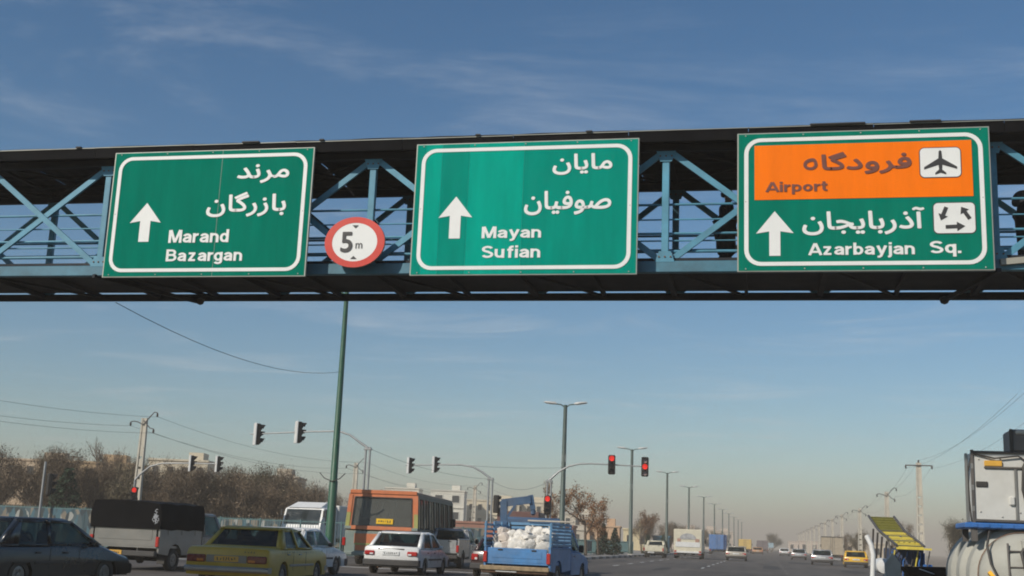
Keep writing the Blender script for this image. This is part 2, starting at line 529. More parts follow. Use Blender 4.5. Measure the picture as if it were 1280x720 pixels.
struct(MB().quad((-6000, -400, 0), (6000, -400, 0), (6000, 9000, 0), (-6000, 9000, 0)).build('ground', EARTH, fix=False))
def sheet(name, pts, z, mat):
    return struct(MB().add([(x, y, z) for x, y in pts], [tuple(range(len(pts)))]).build(name, mat, fix=False))
def kx(y):                                   # left kerb beyond the junction
    return -13.35 + (y - 84) * 0.0115
sheet('road', [(-25, -60), (10.6, -60), (10.6, 900), (kx(520), 900), (kx(520), 520), (kx(80), 80), (-60, 74), (-140, 74), (-140, 48), (-25, 48)], 0.006, ASPH)

def pavement(name, pts):
    n = len(pts)
    return struct(MB().add([(x, y, 0.0) for x, y in pts] + [(x, y, 0.14) for x, y in pts],
                  [tuple(range(n, 2 * n))] + [(k, (k + 1) % n, n + (k + 1) % n, n + k) for k in range(n)]).build(name, PAVE))
pav_l = pavement('pavement_beyond_junction', [(kx(520) - 0.3, 520), (-24, 520), (-40, 82), (kx(84) - 0.3, 82)])
pav_r = pavement('pavement_right', [(10.9, -60), (17, -60), (17, 520), (10.9, 520)])
pav_c = pavement('pavement_left', [(-40, -60), (-25.3, -60), (-25.3, 47), (-40, 47)])
pav_j = pavement('pavement_across_junction', [(-140, 74.4), (-60, 74.4), (-42, 77.5), (-42, 84), (-140, 84)])

def kerb_row(parent, p0, p1, step, alt):
    d = Vector(p1) - Vector(p0); L = d.length; n = int(L / step)
    ang = math.atan2(d.y, d.x)
    me = [MB().box((0, 0, 0), (step - 0.03, 0.28, 0.2), 0.03).mesh('kerb_stone', m) for m in (KERBW, KERBD if alt else KERBW)]
    o = wloc(parent)
    for k in range(n):
        p = Vector(p0) + d * ((k + 0.5) / n)
        ob = put('kerb_stone', me[k % 2], parent, (p.x - o.x, p.y - o.y, 0.075))
        ob.rotation_euler = (0, 0, ang)
kerb_row(pav_l, (kx(84) - 0.14, 84), (kx(330) - 0.14, 330), 2.0, True)
kerb_row(pav_r, (10.76, 60), (10.76, 300), 3.0, False)
kerb_row(pav_c, (-25.16, 20), (-25.16, 47), 2.0, False)

def road_patch(x, y, w, l, seed):
    rng = random.Random(seed); n = 18
    pts = []
    for k in range(n):
        t = 2 * math.pi * k / n; q = max(abs(math.cos(t)), abs(math.sin(t))) if seed % 2 else 1
        pts.append((x + w / 2 * math.cos(t) / q * rng.uniform(.88, 1.06), y + l / 2 * math.sin(t) / q * rng.uniform(.9, 1.05)))
    ob = MB().add([(p[0], p[1], 0.0085) for p in pts], [tuple(range(n))]).build('asphalt_patch', PATCH[seed % 3], bpy.data.objects['road'], fix=False)
PATCH = [ground_mat('dark_asphalt_patch', (.030, .028, .026), (.05, .046, .042), 1.2), ground_mat('pale_asphalt_patch', (.075, .068, .060), (.115, .104, .092), 1.2), ground_mat('oil_stain', (.022, .021, .020), (.045, .041, .037), 2.5)]
for k_, (x, y, w, l) in enumerate(((-1.5, 58, 1.6, 7), (2.5, 74, 2.2, 5), (-5.8, 70, .8, 10), (.4, 92, 1.2, 16), (-6.5, 100, 2.4, 8), (4.2, 66, .7, 4), (6.0, 88, 1.8, 12), (-2.2, 112, 2.6, 9), (-10.8, 92, 1.2, 6), (3.4, 128, 2.5, 18), (-.6, 70, .5, 3), (1.8, 60, .9, 2.2))):
    road_patch(x, y, w, l, k_)
marks = struct(bpy.data.objects.new('lane_markings', None)); COL.objects.link(marks)
dash = MB().quad((-0.075, -1.5, 0), (0.075, -1.5, 0), (0.075, 1.5, 0), (-0.075, 1.5, 0)).mesh('lane_dash', LINE, fix=False)
dash_worn = MB().quad((-0.05, -1.3, 0), (0.055, -1.4, 0), (0.06, 1.2, 0), (-0.05, 1.4, 0)).mesh('lane_dash', M('nearly_gone_paint', (.16, .15, .14), .8, var=.5, scale=6, detail=10), fix=False)
for x, y0, n in ((-3.9, 22, 40), (-8.9, 26, 36), (1.2, 24, 24)):
    for k in range(n):
        y = y0 + k * 8.0
        if y > 48 and y < 72 and x < -3:
            continue
        o = put('lane_dash', dash if x < 0 else dash_worn, marks, (x + random.uniform(-.03, .03), y, 0.0105)); o.scale.x = 1.0
stop = MB()
for a, b in ((-24.5, 10.2),):
    stop.quad((a, 46.2, 0.0105), (b, 46.2, 0.0105), (b, 46.65, 0.0105), (a, 46.65, 0.0105))
stop.build('stop_line', LINE, marks, fix=False)

# far hills
HILL = ground_mat('bare_hill', (0.17, 0.12, 0.09), (0.28, 0.21, 0.16), 0.004)
def ridge(name, y, x0, x1, hmax, seed, depth=500):
    rng = random.Random(seed); n = 90; rows = 7
    ph = [rng.uniform(0, 6.28) for _ in range(6)]
    vs, fs = [], []
    for j in range(rows):
        t = j / (rows - 1)
        for i in range(n):
            x = x0 + (x1 - x0) * i / (n - 1); s = i / (n - 1)
            h = (0.55 + 0.25 * math.sin(s * 9 + ph[0]) + 0.14 * math.sin(s * 23 + ph[1]) + 0.07 * math.sin(s * 51 + ph[2]))
            h *= hmax * math.sin(math.pi * t) ** 0.8 * min(1, 6 * s, 6 * (1 - s))
            h *= 1 + 0.12 * math.sin(i * 1.7 + j * 2.1 + ph[3])
            vs.append((x, y + depth * (t - 0.5) + 40 * math.sin(s * 13 + ph[4]), h - 0.5))
    for j in range(rows - 1):
        for i in range(n - 1):
            fs.append((j * n + i, j * n + i + 1, (j + 1) * n + i + 1, (j + 1) * n + i))
    return struct(MB().add(vs, fs).build(name, HILL, smooth=60))
ridge('hill_range', 3000, -1200, 3400, 44, 3)
ridge('hill_range_beyond', 3900, -2600, 3000, 46, 8, 700)

# ------------------------------------------------------------------ footbridge
EDGE = M('aluminium_edge', (0.36, 0.38, 0.34), 0.5, metal=0.3, dust=0.3)
BLUE = M('light_blue_truss_paint', (0.074, 0.285, 0.41), 0.5, var=0.22, scale=2.5, dust=0.24, dustcol=(0.11, 0.075, 0.05), rand=0.1)
CHORD = M('darker_chord_paint', (0.052, 0.19, 0.27), 0.55, var=0.25, scale=2.0, dust=0.3, dustcol=(0.10, 0.07, 0.05))  # near bottom chord, a darker blue than the posts and diagonals
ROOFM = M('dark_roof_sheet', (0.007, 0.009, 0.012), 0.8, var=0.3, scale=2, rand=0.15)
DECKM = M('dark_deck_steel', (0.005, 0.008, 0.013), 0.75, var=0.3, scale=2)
YN, YF = 20.0, 22.36
ZC0, ZC1, ZT = 5.96, 6.16, 8.20
PX = [-1.68 + 2.68 * k for k in range(-7, 6)]          # panel points of both trusses
XA, XB = PX[0] - 0.1, PX[-1] + 0.1
br = thing('footbridge', 'roofed blue steel truss footbridge spanning the whole road', 'footbridge', (-4.3, 21.2, 5.9))
def bpart(mb, name, mat, **k):
    return mb.build(name, mat, br, world=True, **k)
for y, nm in ((YN, 'near'), (YF, 'far')):
    mb = MB(); mb.box(((XA + XB) / 2, y, (ZC0 + ZC1) / 2 if y == YN else 6.03), (XB - XA, 0.13 if y == YN else 0.1, ZC1 - ZC0 if y == YN else 0.14), 0.012)
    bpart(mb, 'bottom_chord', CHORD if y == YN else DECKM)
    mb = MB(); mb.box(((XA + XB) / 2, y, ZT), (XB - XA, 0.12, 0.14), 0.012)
    bpart(mb, 'top_chord', DECKM)  # near-black colour stands in for the roof overhang's shade on this chord
    zb = ZC1 if y == YN else 6.10
    for k, x in enumerate(PX):
        mb = MB(); mb.box((x, y, (zb + ZT - .07) / 2), (0.125, 0.10, ZT - .07 - zb), 0.01)
        bpart(mb, 'post', BLUE)
    for k in range(len(PX) - 1):
        a, b = PX[k] + 0.09, PX[k + 1] - 0.09
        for s, dy in ((0, -0.028), (1, 0.028)):
            mb = MB()
            z0, z1 = (zb + 0.02, ZT - 0.09) if s else (ZT - 0.09, zb + 0.02)
            mb.beam((a, y + dy, z0), (b, y + dy, z1), 0.05, 0.105, up=(0, 0, 1))
            bpart(mb, 'diagonal', BLUE)
    for k, x in enumerate(PX):
        for zz in (zb + .07, ZT - .16):
            g = MB().prism([(-.17, -.09), (.17, -.09), (.10, .10), (-.10, .10)] if zz < 7 else [(-.17, .09), (-.10, -.10), (.10, -.10), (.17, .09)], (x, y - .062, zz), (1, 0, 0), (0, 0, 1), .008)
            gp_ = bpart(g, 'gusset_plate', BLUE)
            for bx in (-.1, 0, .1):
                MB().lathe([(.016, 0), (.016, -.012), (.008, -.016)], (x + bx, y - .070, zz), 'y', 6).build('bolt', RUST, gp_, world=True)
    # handrails
    yr = y + (0.09 if y == YN else -0.09)
    for z, r in ((6.36, 0.028), (6.55, 0.014), (6.68, 0.022), (6.93, 0.014), (7.20, 0.022)):
        mb = MB().tube((XA, yr, z), (XB, yr, z), r, n=8)
        bpart(mb, 'handrail', BLUE)
# deck with joists, and a slit of daylight before the far chord
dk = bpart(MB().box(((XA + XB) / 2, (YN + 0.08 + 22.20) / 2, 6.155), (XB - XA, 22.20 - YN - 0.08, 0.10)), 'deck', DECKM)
for k in range(len(PX)):
    mb = MB().beam((PX[k], YN + 0.07, 6.06), (PX[k], YF - 0.05, 6.06), 0.10, 0.085)
    bpart(mb, 'floor_beam', DECKM)
    if k < len(PX) - 1:
        xm = (PX[k] + PX[k + 1]) / 2
        bpart(MB().beam((xm, YN + 0.07, 6.062), (xm, YF - 0.05, 6.062), 0.06, 0.08), 'floor_beam', DECKM)
        bpart(MB().beam((PX[k] + .06, YN + 0.1, 6.035), (xm - .04, YF - 0.1, 6.035), 0.045, 0.045), 'wind_brace', DECKM)
for x in (-12.15 + 0.55, 3.0):
    bpart(MB().beam((x - 0.85 if x < 0 else x + .7, YN - 0.1, 5.95), (x + 0.15, YF - 0.05, 5.925), 0.07, 0.07), 'under_brace', DECKM)
    bpart(MB().lathe([(0.0, -0.075), (0.06, -0.05), (0.085, 0), (0.085, 0.05), (0.03, 0.07)], (x + 0.18, YF - 0.1, 5.93), n=12, cap=False), 'under_lamp', BLACKP, smooth=40)
# roof: corrugated panels, purlins, edge angle
nP = 16
for k in range(nP):
    x0 = XA - 0.2 + (XB - XA + 0.4) * k / nP; x1 = XA - 0.2 + (XB - XA + 0.4) * (k + 1) / nP - 0.012
    vs, fs = [], []
    nx = 28
    for j, y in enumerate((19.68, 21.2, 22.72)):
        for i in range(nx + 1):
            x = x0 + (x1 - x0) * i / nx
            z = 8.375 + (0.045 if j == 1 else 0) + (0.006 if (i % 4) in (1, 2) else -0.004) + 0.004 * math.sin(k * 7.3)
            vs.append((x, y, z))
    for j in range(2):
        for i in range(nx):
            a = j * (nx + 1) + i
            fs.append((a, a + 1, a + nx + 2, a + nx + 1))
    o = MB().add(vs, fs)
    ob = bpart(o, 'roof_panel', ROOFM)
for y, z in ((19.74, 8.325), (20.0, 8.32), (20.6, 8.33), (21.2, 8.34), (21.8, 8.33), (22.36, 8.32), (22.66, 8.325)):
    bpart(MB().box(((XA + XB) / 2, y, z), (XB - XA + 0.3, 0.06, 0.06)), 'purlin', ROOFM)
for k in range(len(PX)):
    bpart(MB().beam((PX[k], YN, 8.275), (PX[k], YF, 8.275), 0.08, 0.05), 'rafter', ROOFM)
    if k < len(PX) - 1:
        for s in (0, 1):
            a, b = (YN + .08, YF - .08) if s else (YF - .08, YN + .08)
            bpart(MB().beam((PX[k] + .07, a, 8.258 - .02 * s), (PX[k + 1] - .07, b, 8.258 - .02 * s), 0.04, 0.04), 'roof_brace', ROOFM)
FASC = M('black_fascia', (0.005, 0.005, 0.006), 0.8, var=0.3, scale=1.5, spec=0.1)
for k in range(nP):
    x0 = XA - 0.2 + (XB - XA + 0.4) * k / nP; x1 = x0 + (XB - XA + 0.4) / nP
    bpart(MB().box(((x0 + x1) / 2, 19.655, 8.295 + 0.006 * math.sin(k * 5.1)), (x1 - x0 - 0.01, 0.03, 0.19)), 'fascia', FASC)
    bpart(MB().box(((x0 + x1) / 2, 19.648, 8.398 + 0.006 * math.sin(k * 5.1)), (x1 - x0 - 0.01, 0.05, 0.010)), 'flashing', EDGE)
bpart(MB().box(((XA + XB) / 2, YN + 0.02, 6.195), (XB - XA, 0.05, 0.055)), 'deck_shadow_strip', DECKM)  # dark strip added as the shadow line of the deck edge above the chord
# loose cable and clamps along the roof edge
rng = random.Random(5)
pts = []
x = XA
while x < XB:
    pts.append((x, 19.64, 8.408 + rng.uniform(-0.006, 0.012))); x += 0.45
bpart(MB().path(pts, 0.012, 6), 'roof_cable', BLACKP, smooth=60)
for x, w in ((-9.35, 0.35), (-7.95, .1), (-5.0, 0.1), (-3.0, 0.12), (1.2, 0.9), (2.6, 0.5), (-12.9, .12)):
    bpart(MB().box((x, 19.63, 8.42), (w, 0.08, 0.035), 0.012), 'cable_clamp', BLACKP)
# bracket by the last sign
bpart(MB().beam((3.72, 19.9, 6.08), (4.6, 19.9, 6.16), 0.08, 0.10), 'bracket', M('galvanised_bracket', (0.33, 0.32, 0.27), 0.6, dust=.2))

# ------------------------------------------------------------------ road signs on the bridge
GREEN = M('green_sign_sheet', (0.0, 0.180, 0.120), 0.7, spec=0.0, var=0.13, scale=1.3, streak=(2.6, 1, .45), detail=10, dust=0.012, dustcol=(0.2, 0.22, 0.18))
GREEN_L = M('bright_green_sign_sheet', (0.0, 0.34, 0.25), 0.7, spec=0.0, var=0.13, scale=1.3, streak=(2.6, 1, .45), detail=10, dust=0.012, dustcol=(0.2, 0.22, 0.18))
GREEN_M = M('mid_green_sign_sheet', (0.0, 0.258, 0.19), 0.7, spec=0.0, var=0.13, scale=1.3, streak=(2.6, 1, .45), detail=10, dust=0.012, dustcol=(0.2, 0.22, 0.18))
ORANGE = M('orange_sign_sheet', (0.95, 0.185, 0.002), 0.5, spec=0.1, var=0.08, scale=1.3, streak=(2.6, 1, .45), detail=10, dust=0.015)
BROWNP = M('faded_brown_print', (0.17, 0.055, 0.035), 0.5, var=0.15)
BLACKS = M('black_print', (0.035, 0.033, 0.033), 0.5, var=0.2)
YS = 19.56
def rrect(x0, x1, z0, z1, r, n=7):
    pts = []
    for cx, cz, a0 in ((x1 - r, z1 - r, 0), (x0 + r, z1 - r, 90), (x0 + r, z0 + r, 180), (x1 - r, z0 + r, 270)):
        for k in range(n + 1):
            a = R(a0 + 90 * k / n)
            pts.append((cx + r * math.cos(a), cz + r * math.sin(a)))
    return pts
def flat(pts, y):
    return MB().add([(x, y, z) for x, z in pts], [tuple(range(len(pts)))[::-1]])
def band(outer, inner, y):
    n = len(outer)
    return MB().add([(x, y, z) for x, z in outer] + [(x, y, z) for x, z in inner],
                    [(k, n + k, n + (k + 1) % n, (k + 1) % n) for k in range(n)])
def face(mb, name, mat, parent):
    return mb.build(name, mat, parent, world=True, fix=False)
def big_sign(label, x0, x1, z0, z1):
    s = thing('road_sign', label, 'road sign', ((x0 + x1) / 2, YS, z0), 0, 'direction signs on the footbridge')
    # aluminium panel behind, in three sheets with fine seams
    MB().box(((x0 + x1) / 2, YS + 0.03, (z0 + z1) / 2), (x1 - x0, 0.05, z1 - z0), 0.006).build('backing', EDGE, s, world=True)
    for fx in (0.14, 0.86):
        MB().box((x0 + (x1 - x0) * fx, YS + 0.21, (z0 + z1) / 2), (0.06, 0.30, z1 - z0 - 0.2)).build('mounting_rail', RUST, s, world=True)
    return s
def border(s, x0, x1, z0, z1):
    for fx in (.035, .27, .5, .73, .965):
        for zz in (z0 + .05, z1 - .05, (z0 + z1) / 2):
            if zz != (z0 + z1) / 2 or fx in (.035, .965):
                MB().lathe([(.013, 0), (.013, -.006), (.006, -.009)], (x0 + (x1 - x0) * fx, YS - .001, zz), 'y', 6).build('bolt', EDGE, s, world=True)
    face(band(rrect(x0 + 0.115, x1 - 0.115, z0 + 0.10, z1 - 0.10, 0.27), rrect(x0 + 0.185, x1 - 0.185, z0 + 0.165, z1 - 0.165, 0.21), YS - 0.008), 'border', WHITE_SIGN, s)
def sheets(s, x0, x1, z0, z1, cuts, mats):
    xs = [x0 + 0.022] + cuts + [x1 - 0.022]
    gap = 0.005 if len(cuts) == 1 else 0.0015
    for k in range(len(xs) - 1):
        face(flat([(xs[k] + gap, z0 + 0.02), (xs[k + 1] - gap, z0 + 0.02), (xs[k + 1] - gap, z1 - 0.02), (xs[k] + gap, z1 - 0.02)], YS), 'panel', mats[k], s)
def arrow(s, x0, x1, z0, z1, zs, w):
    c = (x0 + x1) / 2
    face(flat([(c - w, z0), (c + w, z0), (c + w, zs + 0.035), (x1, zs), (c, z1), (x0, zs), (c - w, zs + 0.035)][::-1], YS - 0.008), 'arrow', WHITE_SIGN, s)

fa = lambda s: s[::-1]
BO = 0.010
# Marand / Bazargan
s1 = big_sign('green sign reading Marand and Bazargan, leftmost on the footbridge', -12.07, -8.05, 5.84, 8.27)
sheets(s1, -12.07, -8.05, 5.84, 8.27, [-9.86], [GREEN, GREEN])
border(s1, -12.07, -8.05, 5.84, 8.27)
arrow(s1, -11.607, -10.977, 6.515, 7.264, 6.88, 0.105)
lettering('lettering', fa('\uFEE3\uFEAE\uFEE7\uFEAA'), (-9.534, -8.506, 7.60, 7.965), YS - 0.008, WHITE_SIGN, s1, BO)
lettering('lettering', fa('\uFE91\uFE8E\uFEAF\uFEAD\uFB94\uFE8E\uFEE5'), (-10.084, -8.519, 6.965, 7.438), YS - 0.008, WHITE_SIGN, s1, BO)
lettering('lettering', 'Marand', (-10.786, -9.587, 6.487, 6.737), YS - 0.008, WHITE_SIGN, s1)
lettering('lettering', 'Bazargan', (-10.80, -9.291, 6.077, 6.364), YS - 0.008, WHITE_SIGN, s1)
# Mayan / Sufian
s2 = big_sign('green sign reading Mayan and Sufian, with paler patched strips', -6.11, -2.11, 5.84, 8.26)
sheets(s2, -6.11, -2.11, 5.84, 8.26, [-5.92, -5.62, -5.12, -4.13], [GREEN_M, GREEN_L, GREEN_M, GREEN_L, GREEN_M])
border(s2, -6.11, -2.11, 5.84, 8.26)
arrow(s2, -5.631, -5.018, 6.502, 7.267, 6.88, 0.10)
lettering('lettering', fa('\uFEE3\uFE8E\uFBFE\uFE8E\uFEE5'), (-3.616, -2.568, 7.62, 8.001), YS - 0.008, WHITE_SIGN, s2, BO)
lettering('lettering', fa('\uFEBB\uFEEE\uFED3\uFBFF\uFE8E\uFEE5'), (-4.096, -2.571, 6.90, 7.336), YS - 0.008, WHITE_SIGN, s2, BO)
lettering('lettering', 'Mayan', (-4.832, -3.778, 6.446, 6.713), YS - 0.008, WHITE_SIGN, s2)
lettering('lettering', 'Sufian', (-4.816, -3.78, 6.146, 6.364), YS - 0.008, WHITE_SIGN, s2)
# Airport / Azarbayjan Sq.
s3 = big_sign('green sign with orange Airport panel and Azarbayjan Sq. lettering', -0.45, 3.58, 5.87, 8.28)
sheets(s3, -0.45, 3.58, 5.87, 8.28, [], [GREEN])
border(s3, -0.45, 3.58, 5.87, 8.28)
face(flat([(-0.165, 7.10), (3.294, 7.10), (3.294, 8.05), (-0.165, 8.05)], YS - 0.008), 'airport_panel', ORANGE, s3)
arrow(s3, -0.143, 0.467, 6.138, 6.901, 6.52, 0.09)
lettering('lettering', fa('\uFED3\uFEAE\uFEED\uFEA9\uFB94\uFE8E'), (0.925, 2.357, 7.51, 7.902), YS - 0.016, BROWNP, s3, 0.012)
hx, hz_, nn = 0.748, 7.690, 28
def heh(ax, az):
    return [(hx + ax * math.cos(t) + .03 * max(0, math.sin(t)) ** 3, hz_ + az * math.sin(t) * (1.0 if math.sin(t) > 0 else .8)) for t in np.linspace(0, 2 * math.pi, nn + 1)[:-1]]
face(band(heh(.115, .115), heh(.062, .055), YS - 0.016), 'lettering', BROWNP, s3)
lettering('lettering', 'Airport', (0.011, 1.016, 7.185, 7.407), YS - 0.016, BROWNP, s3)
lettering('lettering', fa('\uFE81\uFEAB\uFEAD\uFE91\uFE8E\uFBFE\uFEA0\uFE8E\uFEE5'), (0.606, 2.536, 6.478, 6.935), YS - 0.008, WHITE_SIGN, s3, BO)
lettering('lettering', 'Azarbayjan', (0.695, 2.366, 6.09, 6.348), YS - 0.008, WHITE_SIGN, s3)
lettering('lettering', 'Sq.', (2.60, 3.076, 6.10, 6.359), YS - 0.008, WHITE_SIGN, s3)
def picto(x0, x1, z0, z1, yy):
    face(flat(rrect(x0 - .014, x1 + .014, z0 - .014, z1 + .014, 0.085), yy), 'pictogram_edge', BLACKS, s3)
    return face(flat(rrect(x0, x1, z0, z1, 0.07), yy - 0.005), 'pictogram', WHITE_SIGN, s3)
pb = picto(2.49, 3.115, 7.43, 7.925, YS - 0.012)
cx, cz = 2.803, 7.685
half = [(0.0, 0.20), (0.022, 0.18), (0.03, 0.06), (0.255, -0.085), (0.255, -0.125), (0.03, -0.05), (0.024, -0.13), (0.085, -0.185), (0.085, -0.215), (0.0, -0.185)]
plane = half + [(-x, z) for x, z in half[::-1] if x > 0]
face(flat([(cx + x, cz + z) for x, z in plane], YS - 0.022), 'aeroplane_symbol', BLACKS, pb)
rb = picto(2.675, 3.305, 6.487, 6.99, YS - 0.006)
cx, cz = 2.99, 6.735
def small_arrow(cx, cz, ang, L, w):
    pts = [(-L / 2, -w / 2), (L * 0.08, -w / 2), (L * 0.08, -w * 1.25), (L / 2, 0), (L * 0.08, w * 1.25), (L * 0.08, w / 2), (-L / 2, w / 2)]
    c, s = math.cos(ang), math.sin(ang)
    return [(cx + (x * c - z * s), cz + (x * s + z * c)) for x, z in pts][::-1]
for dx, dz, a in ((-0.165, 0.075, R(248)), (0.17, 0.085, R(122)), (0.01, -0.14, R(2))):
    face(flat(small_arrow(cx + dx, cz + dz, a, 0.30 if abs(dx) < .1 else 0.24, 0.062)[::-1], YS - 0.016), 'circling_arrow', BLACKS, rb)
# height-limit sign
REDS = M('red_sign_sheet', (0.62, 0.045, 0.025), 0.4, var=0.08)
rs = thing('height_limit_sign', 'round red and white 5 m height limit sign hung on the footbridge', 'road sign', (-7.18, 19.6, 6.0))
ell = lambda a, b, n=40: [(-7.18 + a * math.cos(2 * math.pi * k / n), 6.475 + b * math.sin(2 * math.pi * k / n)) for k in range(n)]
MB().prism(ell(0.565, 0.465), (0, 19.66, 0), (1, 0, 0), (0, 0, 1), 0.04).build('backing', EDGE, rs, world=True)
face(band(ell(0.565, 0.465), ell(0.425, 0.355), 19.608), 'rim', REDS, rs)
face(flat(ell(0.426, 0.356), 19.611), 'disc', WHITE_SIGN, rs)
lettering('numeral', '5', (-7.44, -7.215, 6.285, 6.665), 19.602, BLACKS, rs, 0.010)
lettering('lettering', 'm', (-7.155, -7.03, 6.355, 6.455), 19.602, BLACKS, rs, 0.0)
for z, d in ((6.785, -1), (6.165, 1)):
    face(flat([(-7.24, z), (-7.12, z), (-7.18, z + d * 0.055)][::-1 if d < 0 else 1], 19.602), 'triangle', BLACKS, rs)
for x in (-7.4, -6.96):
    MB().box((x, 19.8, 6.5), (0.04, 0.32, 0.5)).build('mounting_strap', RUST, rs, world=True)

# ------------------------------------------------------------------ vehicles
SXW = 1.22                                  # the photograph shows everything a little wide
def wheel_meshes(r, w):
    t = MB().lathe([(r * .62, -w / 2), (r * .93, -w / 2), (r, -w * .3), (r, w * .3), (r * .93, w / 2), (r * .62, w / 2)], (0, 0, 0), 'x', 22, cap=False)
    t.lathe([(r * .62, -w / 2), (r * .62, w / 2)], (0, 0, 0), 'x', 22, cap=False)
    rm = MB()
    rm.lathe([(r * .60, -w * .30), (r * .60, w * .36), (r * .52, w * .40), (r * .20, w * .30), (r * .17, w * .42), (0.01, w * .44)], (0, 0, 0), 'x', 22)
    for k in range(6):
        a = 2 * math.pi * k / 6
        rm.box((w * .38, r * .38 * math.cos(a), r * .38 * math.sin(a)), (0.015, r * .12, r * .12), 0.004)
    return t.mesh('tyre', RUBBER, 35), rm.mesh('rim', RIM, 30)
WHEELS = {}
def wheel(parent, x, y, r, w=0.18, side=1):
    key = (round(r, 3), round(w, 3))
    if key not in WHEELS:
        WHEELS[key] = wheel_meshes(r, w)
    t, rm = WHEELS[key]
    wo = bpy.data.objects.new('wheel', None); wo.empty_display_size = 0.1; COL.objects.link(wo)
    wo.parent = parent; wo.location = (x, y, r)
    if side < 0:
        wo.rotation_euler = (0, 0, math.pi)
    put('tyre', t, wo); put('rim', rm, wo)
    return wo

def gridface(P, sb, tb, wins):
    """quad P00,P10,P11,P01 cut into cells; wins = list of (i,j) cells left open. returns frame MB and list of window quads"""
    P = [Vector(p) for p in P]
    sb = [x if isinstance(x, tuple) else (x, x) for x in sb]
    def pt(s, t):
        s = s[0] * (1 - t) + s[1] * t
        return (P[0] * (1 - s) + P[1] * s) * (1 - t) + (P[3] * (1 - s) + P[2] * s) * t
    fr, wq = MB(), []
    for i in range(len(sb) - 1):
        for j in range(len(tb) - 1):
            q = [pt(sb[i], tb[j]), pt(sb[i + 1], tb[j]), pt(sb[i + 1], tb[j + 1]), pt(sb[i], tb[j + 1])]
            if (i, j) in wins:
                wq.append(q)
            else:
                fr.quad(*q)
    return fr, wq

def strokes(parent, name, x0, x1, z0, z1, y, n, mat, seed=1, axis='y', sgn=1):
    """rows of small unreadable characters, each a little bent bar"""
    rng = random.Random(seed); mb = MB()
    w = (x1 - x0) / n
    for k in range(n):
        cx = x0 + w * (k + .5); h = (z1 - z0)
        for q in range(2):
            a = (cx + rng.uniform(-.32, .32) * w, z0 + rng.uniform(.05, .5) * h)
            b = (cx + rng.uniform(-.32, .32) * w, z0 + rng.uniform(.5, .95) * h)
            t = h * .12
            pl = [(a[0] - t, a[1]), (a[0] + t, a[1]), (b[0] + t, b[1]), (b[0] - t, b[1])]
            if axis == 'y':
                mb.add([(p[0], y - 0.0006 * (2 * k + q), p[1]) for p in pl], [(0, 1, 2, 3)])
            else:
                mb.add([(y + sgn * 0.0006 * (2 * k + q), p[0], p[1]) for p in pl], [(0, 1, 2, 3)])
    return mb.build(name, mat, parent, fix=False)

